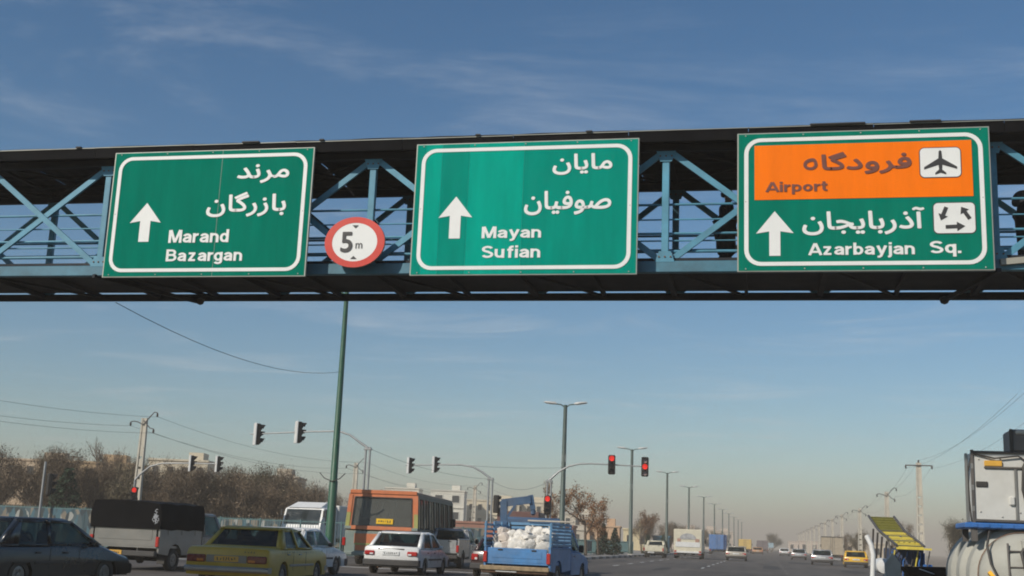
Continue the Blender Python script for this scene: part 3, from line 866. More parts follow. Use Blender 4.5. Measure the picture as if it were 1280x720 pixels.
def car(name, label, cat, loc, rz, paint, L=4.3, W=1.65, H=1.44, wb=2.5, fo=0.8, wr=0.29, belt=0.90, deck=0.92, hoodb=0.90, hoodf=0.74,
        cab=(-1.55, 1.0), roof=(-0.95, 0.25), zs=0.26, tail='wide', bumper=GREYP, seatm=SEAT, group=None, plate=PLATEW, glass=None,
        pillar=(0.06, 0.46, 0.53, 0.93), trim=None, tumble=.17, tint=GLASS, lampz=None, spoiler=False, roofrack=False):
    W = W * SXW
    c = thing(name, label, cat, loc, rz, group)
    yr, yf = -L / 2, L / 2
    fa_, ra_ = yf - fo, yf - fo - wb
    ar = wr + 0.055
    def arch(yc):
        return [(yc + ar * math.cos(R(a)), max(zs, wr + ar * math.sin(R(a)))) for a in (-12, 15, 45, 70, 90, 110, 135, 165, 192)]
    prof = [(yr + .04, zs + .02), (yr, zs + .18), (yr + .0, deck - .13), (yr + .05, deck - .02), (yr + .12, deck), (cab[0], belt + .005), (cab[1], hoodb),
            (yf - .35, hoodf + .03), (yf - .08, hoodf - .03), (yf, hoodf - .14), (yf + .0, zs + .16), (yf - .05, zs)] + arch(fa_) + arch(ra_)
    def sl(x, dz, din):
        out = []
        for y, z in prof:
            zz = z - dz if z > deck - .3 and z > hoodf - .16 else z
            yy = y + din if y < ra_ - ar else (y - din if y > fa_ + ar else y)
            out.append((x, yy, zz))
        return out
    hw = W / 2
    b = MB().loft([sl(-hw, .11, .09), sl(-hw + .025, .045, .03), sl(-hw + .10, .0, .0), sl(0, -.012, -.03), sl(hw - .10, .0, .0), sl(hw - .025, .045, .03), sl(hw, .11, .09)])
    body = b.build('body', paint, c, smooth=32)
    # greenhouse: pillars and roof with open windows
    bw, rw = hw - .035, hw - tumble
    A = [(-bw, cab[0], belt - .015), (bw, cab[0], belt - .015), (bw, cab[1], hoodb - .015), (-bw, cab[1], hoodb - .015)]
    B = [(-rw, roof[0], H - .05), (rw, roof[0], H - .05), (rw, roof[1], H - .05), (-rw, roof[1], H - .05)]
    fr = MB()
    panes = []
    f, w = gridface([A[0], A[1], B[1], B[0]], [0, .07, .93, 1], [0, .08, .93, 1], [(1, 1)]); fr.add(f.v, f.f); panes.append(('rear_window', w))
    f, w = gridface([A[2], A[3], B[3], B[2]], [0, .06, .94, 1], [0, .05, .94, 1], [(1, 1)]); fr.add(f.v, f.f); panes.append(('windscreen', w))
    def ys(y):
        return ((y - cab[0]) / (cab[1] - cab[0]), (y - roof[0]) / (roof[1] - roof[0]))
    yb = (roof[0] + roof[1]) / 2 + .06
    sb = [0, (.16, pillar[0]), ys(yb - .05), ys(yb + .05), (.93, .95), 1]
    for q in ([A[1], A[2], B[2], B[1]], [A[0], A[3], B[3], B[0]]):
        f, w = gridface(q, sb, [0, .06, .90, 1], [(1, 1), (3, 1)]); fr.add(f.v, f.f)
        panes += [('side_window', [x]) for x in w]
    C2 = [(-rw + .1, roof[0] + .12, H), (rw - .1, roof[0] + .12, H), (rw - .1, roof[1] - .12, H), (-rw + .1, roof[1] - .12, H)]
    fr.loft([B, C2], cap=False); fr.add(C2, [(0, 1, 2, 3)])
    cabin = fr.build('cabin', paint, c, smooth=25)
    sm = cabin.modifiers.new('thickness', 'SOLIDIFY'); sm.thickness = 0.025; sm.offset = -1
    cen = Vector((0, (cab[0] + cab[1]) / 2, (belt + H) / 2))
    for nm, w in panes:
        for q in w:
            mid = sum(q, Vector()) / 4
            nn = (q[1] - q[0]).cross(q[3] - q[0]).normalized()
            if nn.dot(mid - cen) < 0:
                nn = -nn
            q = [mid + (p - mid) * 1.01 - nn * 0.008 for p in q]
            MB().add(q + [p - nn * 0.005 for p in q], [(0, 1, 2, 3), (7, 6, 5, 4), (0, 4, 5, 1), (1, 5, 6, 2), (2, 6, 7, 3), (3, 7, 4, 0)]).build(nm, tint, c)
    for x, y in ((-.36 * SXW, .1), (.36 * SXW, .1)):
        MB().box((x, y - .12, belt + .12), (.46, .12, .34), .05).box((x, y - .14, belt + .35), (.26, .09, .15), .04).build('front_seat', seatm, c, smooth=30)
    MB().box((0, roof[0] - .05, belt + .08), (W - .42, .14, .2), .05).build('rear_seat', seatm, c, smooth=30)
    MB().lathe([(.17, -.012), (.19, 0), (.17, .012), (.15, 0), (.17, -.012)], (0, 0, 0), 'y', 16, cap=False).build('steering_wheel', BLACKP, c, loc=(-.36 * SXW, .42, belt + .05))
    # floor pan, wheels
    MB().box((0, 0, zs + .04), (W - .36, L - 1.0, .12)).build('floor_pan', BLACKP, c)
    for sx in (-1, 1):
        for y in (fa_, ra_):
            wheel(c, sx * (hw - .115), y, wr, .19, sx)
    # bumpers
    for y, s, nm in ((yr, -1, 'rear_bumper'), (yf, 1, 'front_bumper')):
        o = MB()
        rings = []
        for k in range(-4, 5):
            x = k / 4 * (hw + .005); yy = y + s * (.085 - .10 * abs(k / 4) ** 4)
            b0, b1 = (zs + .10, zs + .23) if tail == 'paykan' else (zs + .03, zs + .25)
            rings.append([(x, yy + s * .0, b0), (x, yy + s * .035, b0 + .04), (x, yy + s * .035, b1 - .04), (x, yy, b1), (x, yy - s * .22, b1), (x, yy - s * .22, b0)])
        o.loft(rings).build(nm, bumper, c, smooth=35)
    lz = lampz or deck - .22
    lw = .36 if tail == 'wide' else (.47 if tail == 'paykan' else .24)
    lh = .15 if tail == 'wide' else (.17 if tail == 'paykan' else .22)
    for sx in (-1, 1):
        l = MB().box((sx * (hw - .03 - lw / 2 - .02), yr - .005, lz), (lw, .10, lh), .025).build('tail_light', REDL if tail != 'paykan' else DREDL, c, smooth=30)
        MB().box((sx * (hw - .03 - lw * .78), yr - .048, lz - lh * .22), (lw * .36, .03, lh * .36), .008).build('reversing_lens', CLEARL if tail != 'paykan' else AMBL, l)
        MB().box((sx * (hw - .27), yf - .01, hoodf - .14), (.34, .1, .15), .03).build('headlight', CLEARL, c, smooth=30)
        if tail != 'paykan':
            m = MB().box((sx * (hw + .05), cab[1] - .42, belt + .05), (.15, .09, .12), .03).build('mirror', BLACKP if trim is None else trim, c, smooth=30)
        for y in (.02, -.80):
            MB().box((sx * (hw + .012), y - .05, belt - .14), (.03, .16, .03), .008).build('door_handle', BLACKP if tail != 'paykan' else CHROME, c)
        MB().box((sx * (hw + .004), (fa_ + ra_) / 2, .53), (.02, wb - 2 * ar - .06, .055), .006).build('side_moulding', bumper if bumper is not CHROME else CHROME, c)
        for y in (.42, -.48):
            MB().box((sx * (hw + .0005), y, (belt + zs) / 2 + .04), (.006, .012, belt - zs - .22)).build('door_seam', BLACKP, c)
    p = MB().box((0, yr - (.035 if tail != 'paykan' else .02), lz + .0 if tail != 'hatch' else lz - .06), (.50 * SXW, .03, .13), .006).build('number_plate', plate, c)
    pz = lz if tail != 'hatch' else lz - .06
    strokes(p, 'plate_characters', -.2 * SXW, .2 * SXW, pz - .045, pz + .045, yr - (.0515 if tail != 'paykan' else .0365), 7, PRINT, 3)
    MB().tube((-.45, yr - .04, zs - .02), (-.45, yr + .35, zs - .02), .025, n=8).build('exhaust_pipe', RUST, c)
    MB().box((0, yf + .01, hoodf - .15), (W - .85, .05, .13), .02).build('grille', BLACKP, c)
    c['half_width'] = hw
    return c

DKGREY = M('dark_graphite_paint', (0.006, 0.008, 0.011), 0.32, var=0.1, coat=0.35, dust=0.02)
TAXI = M('faded_taxi_yellow', (0.52, 0.33, 0.012), 0.42, var=0.12, coat=0.2, dust=0.22, dustcol=(0.24, 0.19, 0.09))
TAXI2 = M('bright_taxi_yellow', (0.80, 0.46, 0.01), 0.35, var=0.1, coat=0.3, dust=0.12)
CARWHITE = M('white_car_paint', (0.74, 0.74, 0.72), 0.32, var=0.06, coat=0.5, dust=0.14)
CARSILV = M('silver_car_paint', (0.44, 0.44, 0.43), 0.32, metal=0.4, var=0.08, coat=0.5, dust=0.2)
CARBEIGE = M('beige_car_paint', (0.42, 0.38, 0.31), 0.36, var=0.08, coat=0.4, dust=0.2)
CREAM = M('cream_truck_paint', (0.66, 0.61, 0.47), 0.45, var=0.1, dust=0.22)
PICKBLUE = M('pickup_blue_paint', (0.055, 0.21, 0.47), 0.45, var=0.2, scale=4, dust=0.28, dustcol=(0.20, 0.19, 0.17))

PALEBLUE = M('pale_blue_rack_paint', (0.10, 0.27, 0.47), 0.5, var=0.2, scale=4, dust=0.3, dustcol=(0.22, 0.21, 0.19))
TRUCKBLUE = M('far_truck_blue', (0.05, 0.17, 0.42), 0.5, var=0.2, dust=0.2)

# dark sedan at the left edge
sed = car('dark_sedan', 'dark graphite four-door sedan at the left edge of the picture', 'car', (-15.25, 23.1, 0), R(-7), DKGREY, L=4.45, W=1.62, H=1.43, wb=2.67, fo=.86,
          belt=.88, deck=.93, hoodb=.90, hoodf=.68, cab=(-1.88, 1.15), roof=(-1.30, .20), bumper=DKGREY, trim=DKGREY, tail='tall', wr=.30)

# old yellow taxi
tx = car('taxi', 'old boxy mustard yellow taxi sedan between pickup and white hatchback', 'taxi', (-12.45, 28.8, 0), R(2), TAXI, L=4.3, W=1.70, H=1.43, wb=2.5, fo=.75,
         belt=.93, deck=.93, hoodb=.93, hoodf=.86, cab=(-1.28, .98), roof=(-.74, .30), bumper=CHROME, tumble=.235, tail='paykan', lampz=.66, wr=.29, plate=PLATEY, pillar=(0.08, 0.47, 0.52, 0.95))
th = tx['half_width']
MB().box((0, -2.17, .66), (1.0, .02, .17), .006).build('tail_panel', M('dull_tail_panel', (.20, .19, .17), .5, metal=.5, dust=.3), tx)
strokes(tx, 'door_lettering', -1.35, .95, .80, .88, th + .004, 14, PRINT, 8, 'x', 1)
strokes(tx, 'boot_lettering', .42, .72, .80, .86, -2.165, 4, PRINT, 9)
# white hatchback
pr = car('hatchback', 'white hatchback with grey rear bumper directly behind the orange bus', 'car', (-12.6, 42.2, 0), R(-1), CARWHITE, L=3.9, W=1.64, H=1.47, wb=2.35, fo=.72,
         belt=.90, deck=.96, hoodb=.90, hoodf=.70, cab=(-1.62, 1.0), roof=(-.88, .22), bumper=GREYP, tail='wide', lampz=.72, wr=.275, seatm=SEATR, trim=CARWHITE)
MB().box((0, -1.955, .86), (.95, .02, .05), .006).build('boot_trim', BLACKP, pr)
for x in (-.62, .62):
    MB().tube((x, -.8, 1.485), (x, .15, 1.485), .018, n=8).build('roof_rail', BLACKP, pr)
# white car half hidden behind the taxi
car('white_sedan', 'white sedan half hidden behind the yellow taxi', 'car', (-14.75, 36.6, 0), R(-4), CARWHITE, L=4.2, W=1.6, H=1.45, cab=(-1.5, 1.0), roof=(-.9, .2), tail='tall')
# cars down the road
grp = 'cars driving away down the road'
car('silver_sedan', 'beige sedan driving alone in the middle lane far ahead', 'car', (-2.95, 127, 0), 0, CARBEIGE, H=1.46, tail='wide', group=grp, W=1.72)
car('silver_sedan', 'small silver sedan farthest of the three cars in the right lanes', 'car', (4.35, 170, 0), 0, CARSILV, H=1.46, tail='wide', group=grp)
car('silver_sedan', 'silver sedan just left of the bright yellow taxi down the road', 'car', (5.35, 123, 0), R(-2), CARSILV, H=1.46, tail='wide', group=grp, W=1.7)
car('taxi', 'bright yellow taxi in the right lane down the road', 'taxi', (7.95, 115, 0), R(-2), TAXI2, H=1.46, tail='wide', group=grp, W=1.7, plate=PLATEW)
car('white_sedan', 'white car far ahead beside the blue truck', 'car', (-5.2, 235, 0), 0, CARWHITE, H=1.46, group=grp)
car('white_sedan', 'pale car at the far end of the right lanes', 'car', (3.6, 250, 0), 0, CARWHITE, H=1.46, group=grp)
car('dark_hatchback', 'dark maroon car squeezed between bus and blue pickup', 'car', (-9.25, 43.5, 0), 0, M('dark_maroon_paint', (.035, .010, .009), .35, coat=.3, dust=.06), L=3.9, W=1.45, H=1.40, tail='tall', roof=(-.9, .2))

# ---- pickups
def pickup(name, label, loc, rz, paint, L=4.9, W=1.66, H=1.72, bed=2.2, bedz=0.72, side=0.50, wr=0.33, bumperm=GREYP, plate=PLATEW, lampc=REDL, double=False):
    W = W * SXW
    c = thing(name, label, 'pickup', loc, rz)
    hw, yr, yf = W / 2, -L / 2, L / 2
    cy = yr + bed + .06                       # back of cab
    zt = bedz + side
    MB().box((0, yr + bed / 2, bedz - .03), (W - .10, bed, .07)).build('bed_floor', paint, c)
    for sx in (-1, 1):
        # bed side with wheel arch
        ya = yr + .95; ar = wr + .07
        poly = [(yr + .01, .52), (yr + .01, zt), (yr + bed, zt), (yr + bed, .52)] + [(ya + ar * math.cos(R(a)), wr + .08 + ar * math.sin(R(a))) for a in (8, 35, 65, 90, 115, 145, 172)]
        MB().prism(poly, (sx * (hw - .03) - .03, 0, 0), (0, 1, 0), (0, 0, 1), .06).build('bed_side', paint, c)
        MB().box((sx * (hw - .03), yr + bed / 2, zt + .02), (.09, bed, .05), .015).build('bed_rail', paint, c)
        MB().box((sx * (hw - .05), yr - .02, bedz + .12), (.11, .07, .30), .015).build('tail_light', lampc, c)
    tg = MB().box((0, yr + .02, bedz + side / 2 - .02), (W - .22, .05, side), .012).build('tailgate', paint, c)
    MB().box((0, yr - .008, bedz + side / 2), (W - .5, .012, side * .5), .005).build('tailgate_pressing', paint, tg)
    for x in (-.5, .5):
        MB().box((x, yr - .02, zt - .07), (.14, .03, .04), .01).build('latch', BLACKP, tg)
    MB().box((0, yr - .10, .50), (W - .02, .16, .17), .03).build('rear_bumper', bumperm, c)
    p = MB().box((-.25, yr - .19, .52), (.62, .02, .13), .005).build('number_plate', plate, c)
    strokes(p, 'plate_characters', -.5, .0, .475, .565, yr - .2015, 7, PRINT, 5)
    # cab
    def ring(x, d):
        return [(x, cy, .38), (x, cy, 1.08), (x, cy + .02, 1.12 - d), (yf - 1.0 + 0, 0, 0)]
    prof = [(cy, .40), (cy, 1.10), (yf - 1.02, 1.06), (yf - .15, .92), (yf, .80), (yf, .42), (yf - .1, .38)] + \
           [(yf - .78 + (wr + .06) * math.cos(R(a)), max(.38, wr + (wr + .06) * math.sin(R(a)))) for a in (5, 35, 65, 90, 115, 145, 175)] + [(cy + .2, .38)]
    sl = lambda x, dz, dy: [(x, y - (dy if y > yf - .5 else 0), z - (dz if z > .75 else 0)) for y, z in prof]
    MB().loft([sl(-hw, .07, .08), sl(-hw + .08, 0, 0), sl(0, -.015, -.03), sl(hw - .08, 0, 0), sl(hw, .07, .08)]).build('cab_body', paint, c, smooth=32)
    bw, rw = hw - .03, hw - .16
    A = [(-bw, cy + .01, 1.07), (bw, cy + .01, 1.07), (bw, yf - 1.0, 1.05), (-bw, yf - 1.0, 1.05)]
    B = [(-rw, cy + .08, H - .04), (rw, cy + .08, H - .04), (rw, yf - 1.55, H - .04), (-rw, yf - 1.55, H - .04)]
    fr = MB(); panes = []
    f, w = gridface([A[0], A[1], B[1], B[0]], [0, .12, .88, 1], [0, .15, .88, 1], [(1, 1)]); fr.add(f.v, f.f); panes.append(('rear_window', w))
    f, w = gridface([A[2], A[3], B[3], B[2]], [0, .06, .94, 1], [0, .05, .94, 1], [(1, 1)]); fr.add(f.v, f.f); panes.append(('windscreen', w))
    for q in ([A[1], A[2], B[2], B[1]], [A[0], A[3], B[3], B[0]]):
        f, w = gridface(q, [0, .12, .9, 1], [0, .05, .9, 1], [(1, 1)]); fr.add(f.v, f.f); panes += [('side_window', [x]) for x in w]
    C2 = [(x * .93, y + (.06 if k < 2 else -.08), H) for k, (x, y, z) in enumerate(B)]
    fr.loft([B, C2], cap=False); fr.add(C2, [(0, 1, 2, 3)])
    cb = fr.build('cab_roof', paint, c, smooth=25)
    sm = cb.modifiers.new('thickness', 'SOLIDIFY'); sm.thickness = .025; sm.offset = -1
    cen = Vector((0, (cy + yf - 1) / 2, 1.4))
    for nm, w in panes:
        for q in w:
            mid = sum(q, Vector()) / 4; nn = (q[1] - q[0]).cross(q[3] - q[0]).normalized()
            nn = -nn if nn.dot(mid - cen) < 0 else nn
            q = [mid + (p_ - mid) * 1.01 - nn * .008 for p_ in q]
            MB().add(q + [p_ - nn * .005 for p_ in q], [(0, 1, 2, 3), (7, 6, 5, 4), (0, 4, 5, 1), (1, 5, 6, 2), (2, 6, 7, 3), (3, 7, 4, 0)]).build(nm, GLASS, c)
    MB().box((0, cy + .35, 1.12), (W - .4, .16, .5), .05).build('seat', SEAT, c, smooth=30)
    for sx in (-1, 1):
        MB().box((sx * (hw + .08), yf - 1.35, 1.16), (.16, .07, .22), .025).build('mirror', BLACKP, c)
        MB().box((sx * (hw - .22), yf - .0, .68), (.30, .08, .2), .03).build('headlight', CLEARL, c)
        MB().box((sx * (hw + .005), yf - 1.9, .93), (.02, .15, .03), .006).build('door_handle', BLACKP, c)
        MB().box((sx * (hw + .001), cy + .12, .74), (.006, .012, .56)).build('door_seam', BLACKP, c)
        wheel(c, sx * (hw - .12), yr + .95, wr, .2, sx); wheel(c, sx * (hw - .12), yf - .78, wr, .2, sx)
        MB().box((sx * .38, 0, .42), (.09, L - 1.0, .12)).build('chassis_rail', BLACKP, c)
        MB().box((sx * (hw - .16), yr + .45, .36), (.26, .02, .30), .004).build('mud_flap', BLACKP, c)
    MB().tube((-hw + .2, yr + .95, wr), (hw - .2, yr + .95, wr), .06).lathe([(.05, -.14), (.14, -.06), (.14, .06), (.05, .14)], (0, yr + .95, wr), 'x', 12).build('rear_axle', BLACKP, c)
    MB().box((0, yf + .05, .48), (W - .02, .14, .16), .03).build('front_bumper', bumperm, c)
    return c, hw, yr, yf, cy, zt

SILVP = M('silver_pickup_paint', (0.20, 0.20, 0.19), 0.4, metal=0.3, var=0.1, coat=0.3, dust=0.3)
TARP = M('black_tarpaulin', (0.0035, 0.0035, 0.0045), 0.8, var=0.4, scale=1.5, bump=0.6, bscale=4, spec=0.12)
c, hw, yr, yf, cy, zt = pickup('pickup', 'silver pickup with tall black tarpaulin over its bed', (-18.75, 36.0, 0), R(-3), SILVP, L=5.1, bed=2.5, bedz=.74, side=.64, plate=PLATEY, W=1.92, H=1.78)
def tarp_ring(y, k):
    j = lambda s_: .018 * math.sin(k * 2.1 + s_)
    return [(-hw - .02, y, zt - .16 + j(1)), (-hw - .035 + j(5), y, 1.66), (-hw + .05, y, 2.02 + j(2)), (-.5, y, 2.07 + j(3)), (.5, y, 2.06 + j(4)), (hw - .05, y, 1.99 + j(5)), (hw + .035 + j(6), y, 1.63), (hw + .02, y, zt - .16 + j(7))]
tp = MB().loft([tarp_ring(yr - .05 + (bed_l := 2.62) * k / 8, k) for k in range(9)]).build('tarpaulin', TARP, c, smooth=40)
emb = MB(); rng = random.Random(4)
for k in range(16):                          # pale swirled emblem on the canvas
    a = rng.uniform(0, 6.28); r0 = rng.uniform(.0, .13); cx, cz = hw - .16 + r0 * math.cos(a) * .8, 1.60 + r0 * 1.5 * math.sin(a)
    pts = [(cx + .04 * math.cos(t + k) * (1 + .2 * math.sin(3 * t)), cz + .045 * math.sin(t + k)) for t in np.linspace(0, 4.6, 9)]
    for i in range(8):
        (x0, z0), (x1, z1) = pts[i], pts[i + 1]
        n_ = Vector((-(z1 - z0), x1 - x0)).normalized() * .010
        emb.add([(x0 + n_.x, yr - .062 - .0005 * k, z0 + n_.y), (x0 - n_.x, yr - .062 - .0005 * k, z0 - n_.y), (x1 - n_.x, yr - .062 - .0005 * k, z1 - n_.y), (x1 + n_.x, yr - .062 - .0005 * k, z1 + n_.y)], [(0, 1, 2, 3)])
emb.build('emblem', M('pale_emblem_print', (.33, .34, .36), .7, var=.3, scale=20), tp, fix=False)
for y in (yr + .4, yr + 1.2, yr + 2.0):
    MB().tube((hw + .03, y, zt - .15), (hw + .03, y + .02, zt - .30), .008, n=6).build('rope', BLACKP, tp)

# blue pickup with rack and sacks
c, hw, yr, yf, cy, zt = pickup('pickup', 'blue pickup with slatted rack carrying white sacks', (-6.72, 36.3, 0), R(-5), PICKBLUE, L=4.7, bed=2.35, bedz=.74, side=.40, W=1.62, H=1.74, bumperm=RUST, wr=.34)
MB().box((0, yr - .19, .56), (2 * hw + .06, .10, .13), .02).build('timber_bumper', M('worn_timber', (.30, .22, .13), .85, var=.35, scale=7, bump=.3), c)
for sx in (-1, 1):
    for y in (yr + .02, yr + .8, yr + 1.55, yr + 2.3):
        MB().box((sx * (hw - .02), y, zt + .36), (.05, .05, .72), .008).build('rack_post', PALEBLUE, c)
    for k in range(5 if sx < 0 else 7):
        z = zt + .10 + k * (.13 if sx < 0 else .097)
        MB().box((sx * (hw - .02) + sx * .035, yr + 1.16, z), (.018, 2.34, .066), .004).build('rack_slat', PALEBLUE, c)
for k in range(6):
    MB().box((0, yr + 2.36, zt + .10 + k * .12), (2 * hw - .1, .02, .08), .004).build('rack_slat', PALEBLUE, c)
MB().box((.35, yr + 2.3, zt + .80), (1.45, .07, .05), .01).build('rack_bar', M('bare_pole_wood', (.45, .40, .33), .8, var=.2), c)
ROOT_BLUE, HWB, YRB, ZTB = c, hw, yr, zt
SACKM = M('white_plastic_sack', (0.70, 0.67, 0.62), 0.5, var=0.12, scale=5, bump=0.6, bscale=14, dust=0.15, rand=.08)
SACKP = M('cream_plastic_sack', (0.64, 0.56, 0.49), 0.5, var=0.12, scale=5, bump=0.6, bscale=14, dust=0.15)
def sack_mesh(seed, m):
    rng = random.Random(seed); n, rows = 12, 8
    ph = [rng.uniform(0, 6.28) for _ in range(4)]
    rings = []
    for j in range(rows):
        t = j / (rows - 1); a = math.pi * (t - .5)
        ring = []
        for k in range(n):
            p = 2 * math.pi * k / n
            r = max(.06, math.cos(a) ** .45) * (1 + .14 * math.sin(2 * p + ph[0] + t * 3) + .08 * math.sin(3 * p + ph[3] - t * 4)) * rng.uniform(.88, 1.10)
            ring.append((.30 * r * math.cos(p), .22 * r * math.sin(p), .24 + .24 * math.sin(a) + .02 * math.sin(2 * p + ph[2]) + rng.uniform(-.015, .015)))
        rings.append(ring)
    mb = MB().loft(rings)
    if seed % 2:                              # gathered, tied mouth
        mb.lathe([(.10, .44), (.035, .50), (.03, .53), (.085, .59)], (0.02, 0, 0), n=9)
    return mb.mesh('sack', m, 28)
SK = [sack_mesh(s, SACKM if s != 2 else SACKP) for s in range(6)]
rng = random.Random(2)
wm = Matrix.Translation(c.location) @ Matrix.Rotation(c.rotation_euler.z, 4, 'Z')
spots = []
for row, (yy, zz, n_) in enumerate(((.16, .0, 7), (.22, .24, 7), (.36, .40, 6), (.55, .55, 6), (.85, .5, 5), (1.25, .45, 4))):
    for q_ in range(n_):
        x = -.80 + 1.6 * (q_ + .5) / n_
        bump_ = (.10 if x > 0 else 0) if row > 2 else 0
        spots.append((x + rng.uniform(-.05, .05), yy + rng.uniform(-.02, .04), zz + rng.uniform(-.05, .06) + bump_, rng.uniform(.52, .74)))
for k, (x, y, z, sc) in enumerate(spots):
    o = put('sack', SK[k % 6])
    o.location = wm @ Vector((x * hw * 1.0, yr + y + .16, .80 + z)); o.rotation_euler = (rng.uniform(-.5, .5), rng.uniform(-.5, .5), rng.uniform(-.7, .7) + (math.pi if k % 3 else 0))
    o.scale = (sc * 1.15, sc, sc * .95)
    tag(o, 'white plastic sack heaped in the bed of the blue pickup', 'sack', 'sacks in the blue pickup')

# white pickup far ahead
pickup('pickup', 'cream pickup driving by the left kerb under the lamp posts', (-10.95, 124, 0), 0, CREAM, L=4.7, bed=2.2, W=1.62, H=1.68, bedz=.7, side=.55)
# silver pickup peeking past the bus
pickup('pickup', 'silver pickup cab showing past the right side of the bus', (-13.85, 52.9, 0), R(2), CARSILV, L=4.8, W=1.5, H=1.7)

# ---- bus
ORB = M('faded_orange_bus_paint', (0.62, 0.17, 0.055), 0.45, var=0.15, dust=0.25)
GRB = M('faded_grey_green_bus_paint', (0.21, 0.27, 0.245), 0.5, var=0.12, dust=0.25)
OLB = M('olive_bus_paint', (0.36, 0.36, 0.10), 0.5, var=0.12, dust=0.2)
DKB = M('dirty_brown_bus_side', (0.15, 0.135, 0.09), 0.6, var=0.25, dust=0.3, dustcol=(.16, .13, .1))
bus = thing('bus', 'orange and grey-green city bus seen from behind', 'bus', (-16.45, 54.2, 0), R(6.5))
BL, BW, BH = 10.6, 3.12, 3.16
hb, y0, y1 = BW / 2, -BL / 2, BL / 2
# lower shell, roof, pillars round open windows
MB().box((0, 0, .98), (BW, BL, 1.06), .08).build('lower_body', DKB, bus, smooth=30)
MB().box((0, y0 - .012, .93), (BW - .06, .05, 1.0), .02).build('rear_panel', GRB, bus)
MB().box((-.35, y0 - .043, 1.12), (1.55, .02, .42), .01).build('rear_stripe', ORB, bus)
MB().box((-.42, y0 - .047, .74), (1.3, .02, .22), .01).build('rear_stripe', ORB, bus)
MB().box((-.35, y0 - .053, .895), (1.5, .02, .09), .008).build('rear_stripe', OLB, bus)
MB().box((0, y0 + .0, 1.57), (BW, .08, .12), .01).build('rear_waist', GRB, bus)
f, w = gridface([(-hb, y0, 1.50), (hb, y0, 1.50), (hb - .10, y0 + .10, BH - .16), (-hb + .10, y0 + .10, BH - .16)], [0, .085, .915, 1], [0, .10, .90, 1], [(1, 1)])
rf = f.build('rear_frame', ORB, bus); sm = rf.modifiers.new('thickness', 'SOLIDIFY'); sm.thickness = .05; sm.offset = -1
for sx in (-1, 1):
    MB().beam((sx * (hb - .085), y0 - .016, 1.52), (sx * (hb - .12), y0 + .02, 2.2), .17, .012, up=(0, -1, 0)).build('corner_stripe', OLB, bus)
    MB().beam((sx * (hb - .12), y0 + .018, 2.2), (sx * (hb - .16), y0 + .07, 2.95), .17, .012, up=(0, -1, 0)).build('corner_stripe', ORB, bus)
q = w[0]
MB().add([p + Vector((0, .02, 0)) for p in q] + [p + Vector((0, .03, 0)) for p in q], [(0, 1, 2, 3), (7, 6, 5, 4)]).build('rear_window', GLASS_BUS, bus)
gs = MB()
for k in range(4):
    a, b = q[k], q[(k + 1) % 4]; gs.beam(a + Vector((0, -.012, 0)), b + Vector((0, -.012, 0)), .045, .03, up=(0, 1, 0))
gs.build('window_rubber', BLACKP, bus)
n_ = MB().box((.12, y0 + .012, 1.86), (.72, .02, .22), .004).build('route_board', M('yellow_route_board', (.85, .52, .02), .5), bus)
strokes(n_, 'route_characters', -.15, .4, 1.80, 1.92, y0 + .0005, 6, PRINT, 12)
for x in (-.85, 1.0):
    MB().box((x, y0 + .35, 1.72), (.9, .12, .42), .05).build('back_seat', SEATR, bus, smooth=30)
MB().box((0, y0 + .6, 1.62), (BW - .3, .9, .3), .05).build('engine_shelf', DKB, bus)
sb = [0]
for k in range(7):
    sb += [(.02 + k * .14), (.135 + k * .14)]
sb.append(1)
for sx in (-1, 1):
    f, w = gridface([(sx * hb, y0 + .02, 1.50), (sx * hb, y1, 1.50), (sx * (hb - .10), y1 - .1, BH - .16), (sx * (hb - .10), y0 + .12, BH - .16)], sb, [0, .06, .90, 1], [(2 * k + 1, 1) for k in range(7)])
    sf = f.build('side_frame', DKB if sx > 0 else GRB, bus); sm = sf.modifiers.new('thickness', 'SOLIDIFY'); sm.thickness = .05; sm.offset = 0
    for q in w:
        MB().quad(*[p + Vector((-sx * .01, 0, 0)) for p in q]).build('side_window', GLASS_DK, bus, fix=False)
        m1 = (q[0] + q[1]) / 2; m2 = (q[2] + q[3]) / 2
        MB().beam(m1, m2, .03, .03).build('window_bar', BLACKP, bus)
    MB().box((sx * (hb - .0), y0 - .035, .98), (.14, .06, .34), .02).build('tail_light', REDL, bus)
    for y in (y0 + 2.6, y1 - 2.2):
        wheel(bus, sx * (hb - .14), y, .48, .28, sx)
    MB().box((sx * (hb + .02), y1 - .2, 2.0), (.2, .12, .4), .03).build('mirror', BLACKP, bus)
f, w = gridface([(-hb, y1, 1.5), (hb, y1, 1.5), (hb - .1, y1 - .1, BH - .16), (-hb + .1, y1 - .1, BH - .16)], [0, .04, .96, 1], [0, .04, .94, 1], [(1, 1)])
f.build('front_frame', GRB, bus)
MB().quad(*w[0]).build('windscreen', GLASS_DK, bus, fix=False)
def br_ring(y, s):
    return [(-hb + .10, y, BH - .18), (-hb + .12, y, BH - .06), (-hb + .35, y, BH), (hb - .35, y, BH), (hb - .12, y, BH - .06), (hb - .10, y, BH - .18)]
MB().loft([br_ring(y0 + .09, 0), br_ring(y0 + .3, 1), br_ring(y1 - .3, 1), br_ring(y1 - .1, 0)]).build('roof', M('dusty_bus_roof', (.28, .2, .14), .7, dust=.3), bus, smooth=40)
MB().box((0, y0 + .085, BH - .09), (BW - .24, .05, .16), .02).build('roof_edge', ORB, bus)
for k in range(2):
    MB().box((0, -2 + 4.5 * k, BH + .05), (.8, 1.0, .1), .03).build('roof_hatch', GRB, bus)
MB().box((0, y0 - .06, .50), (BW - .04, .14, .16), .03).build('rear_bumper', GRB, bus)
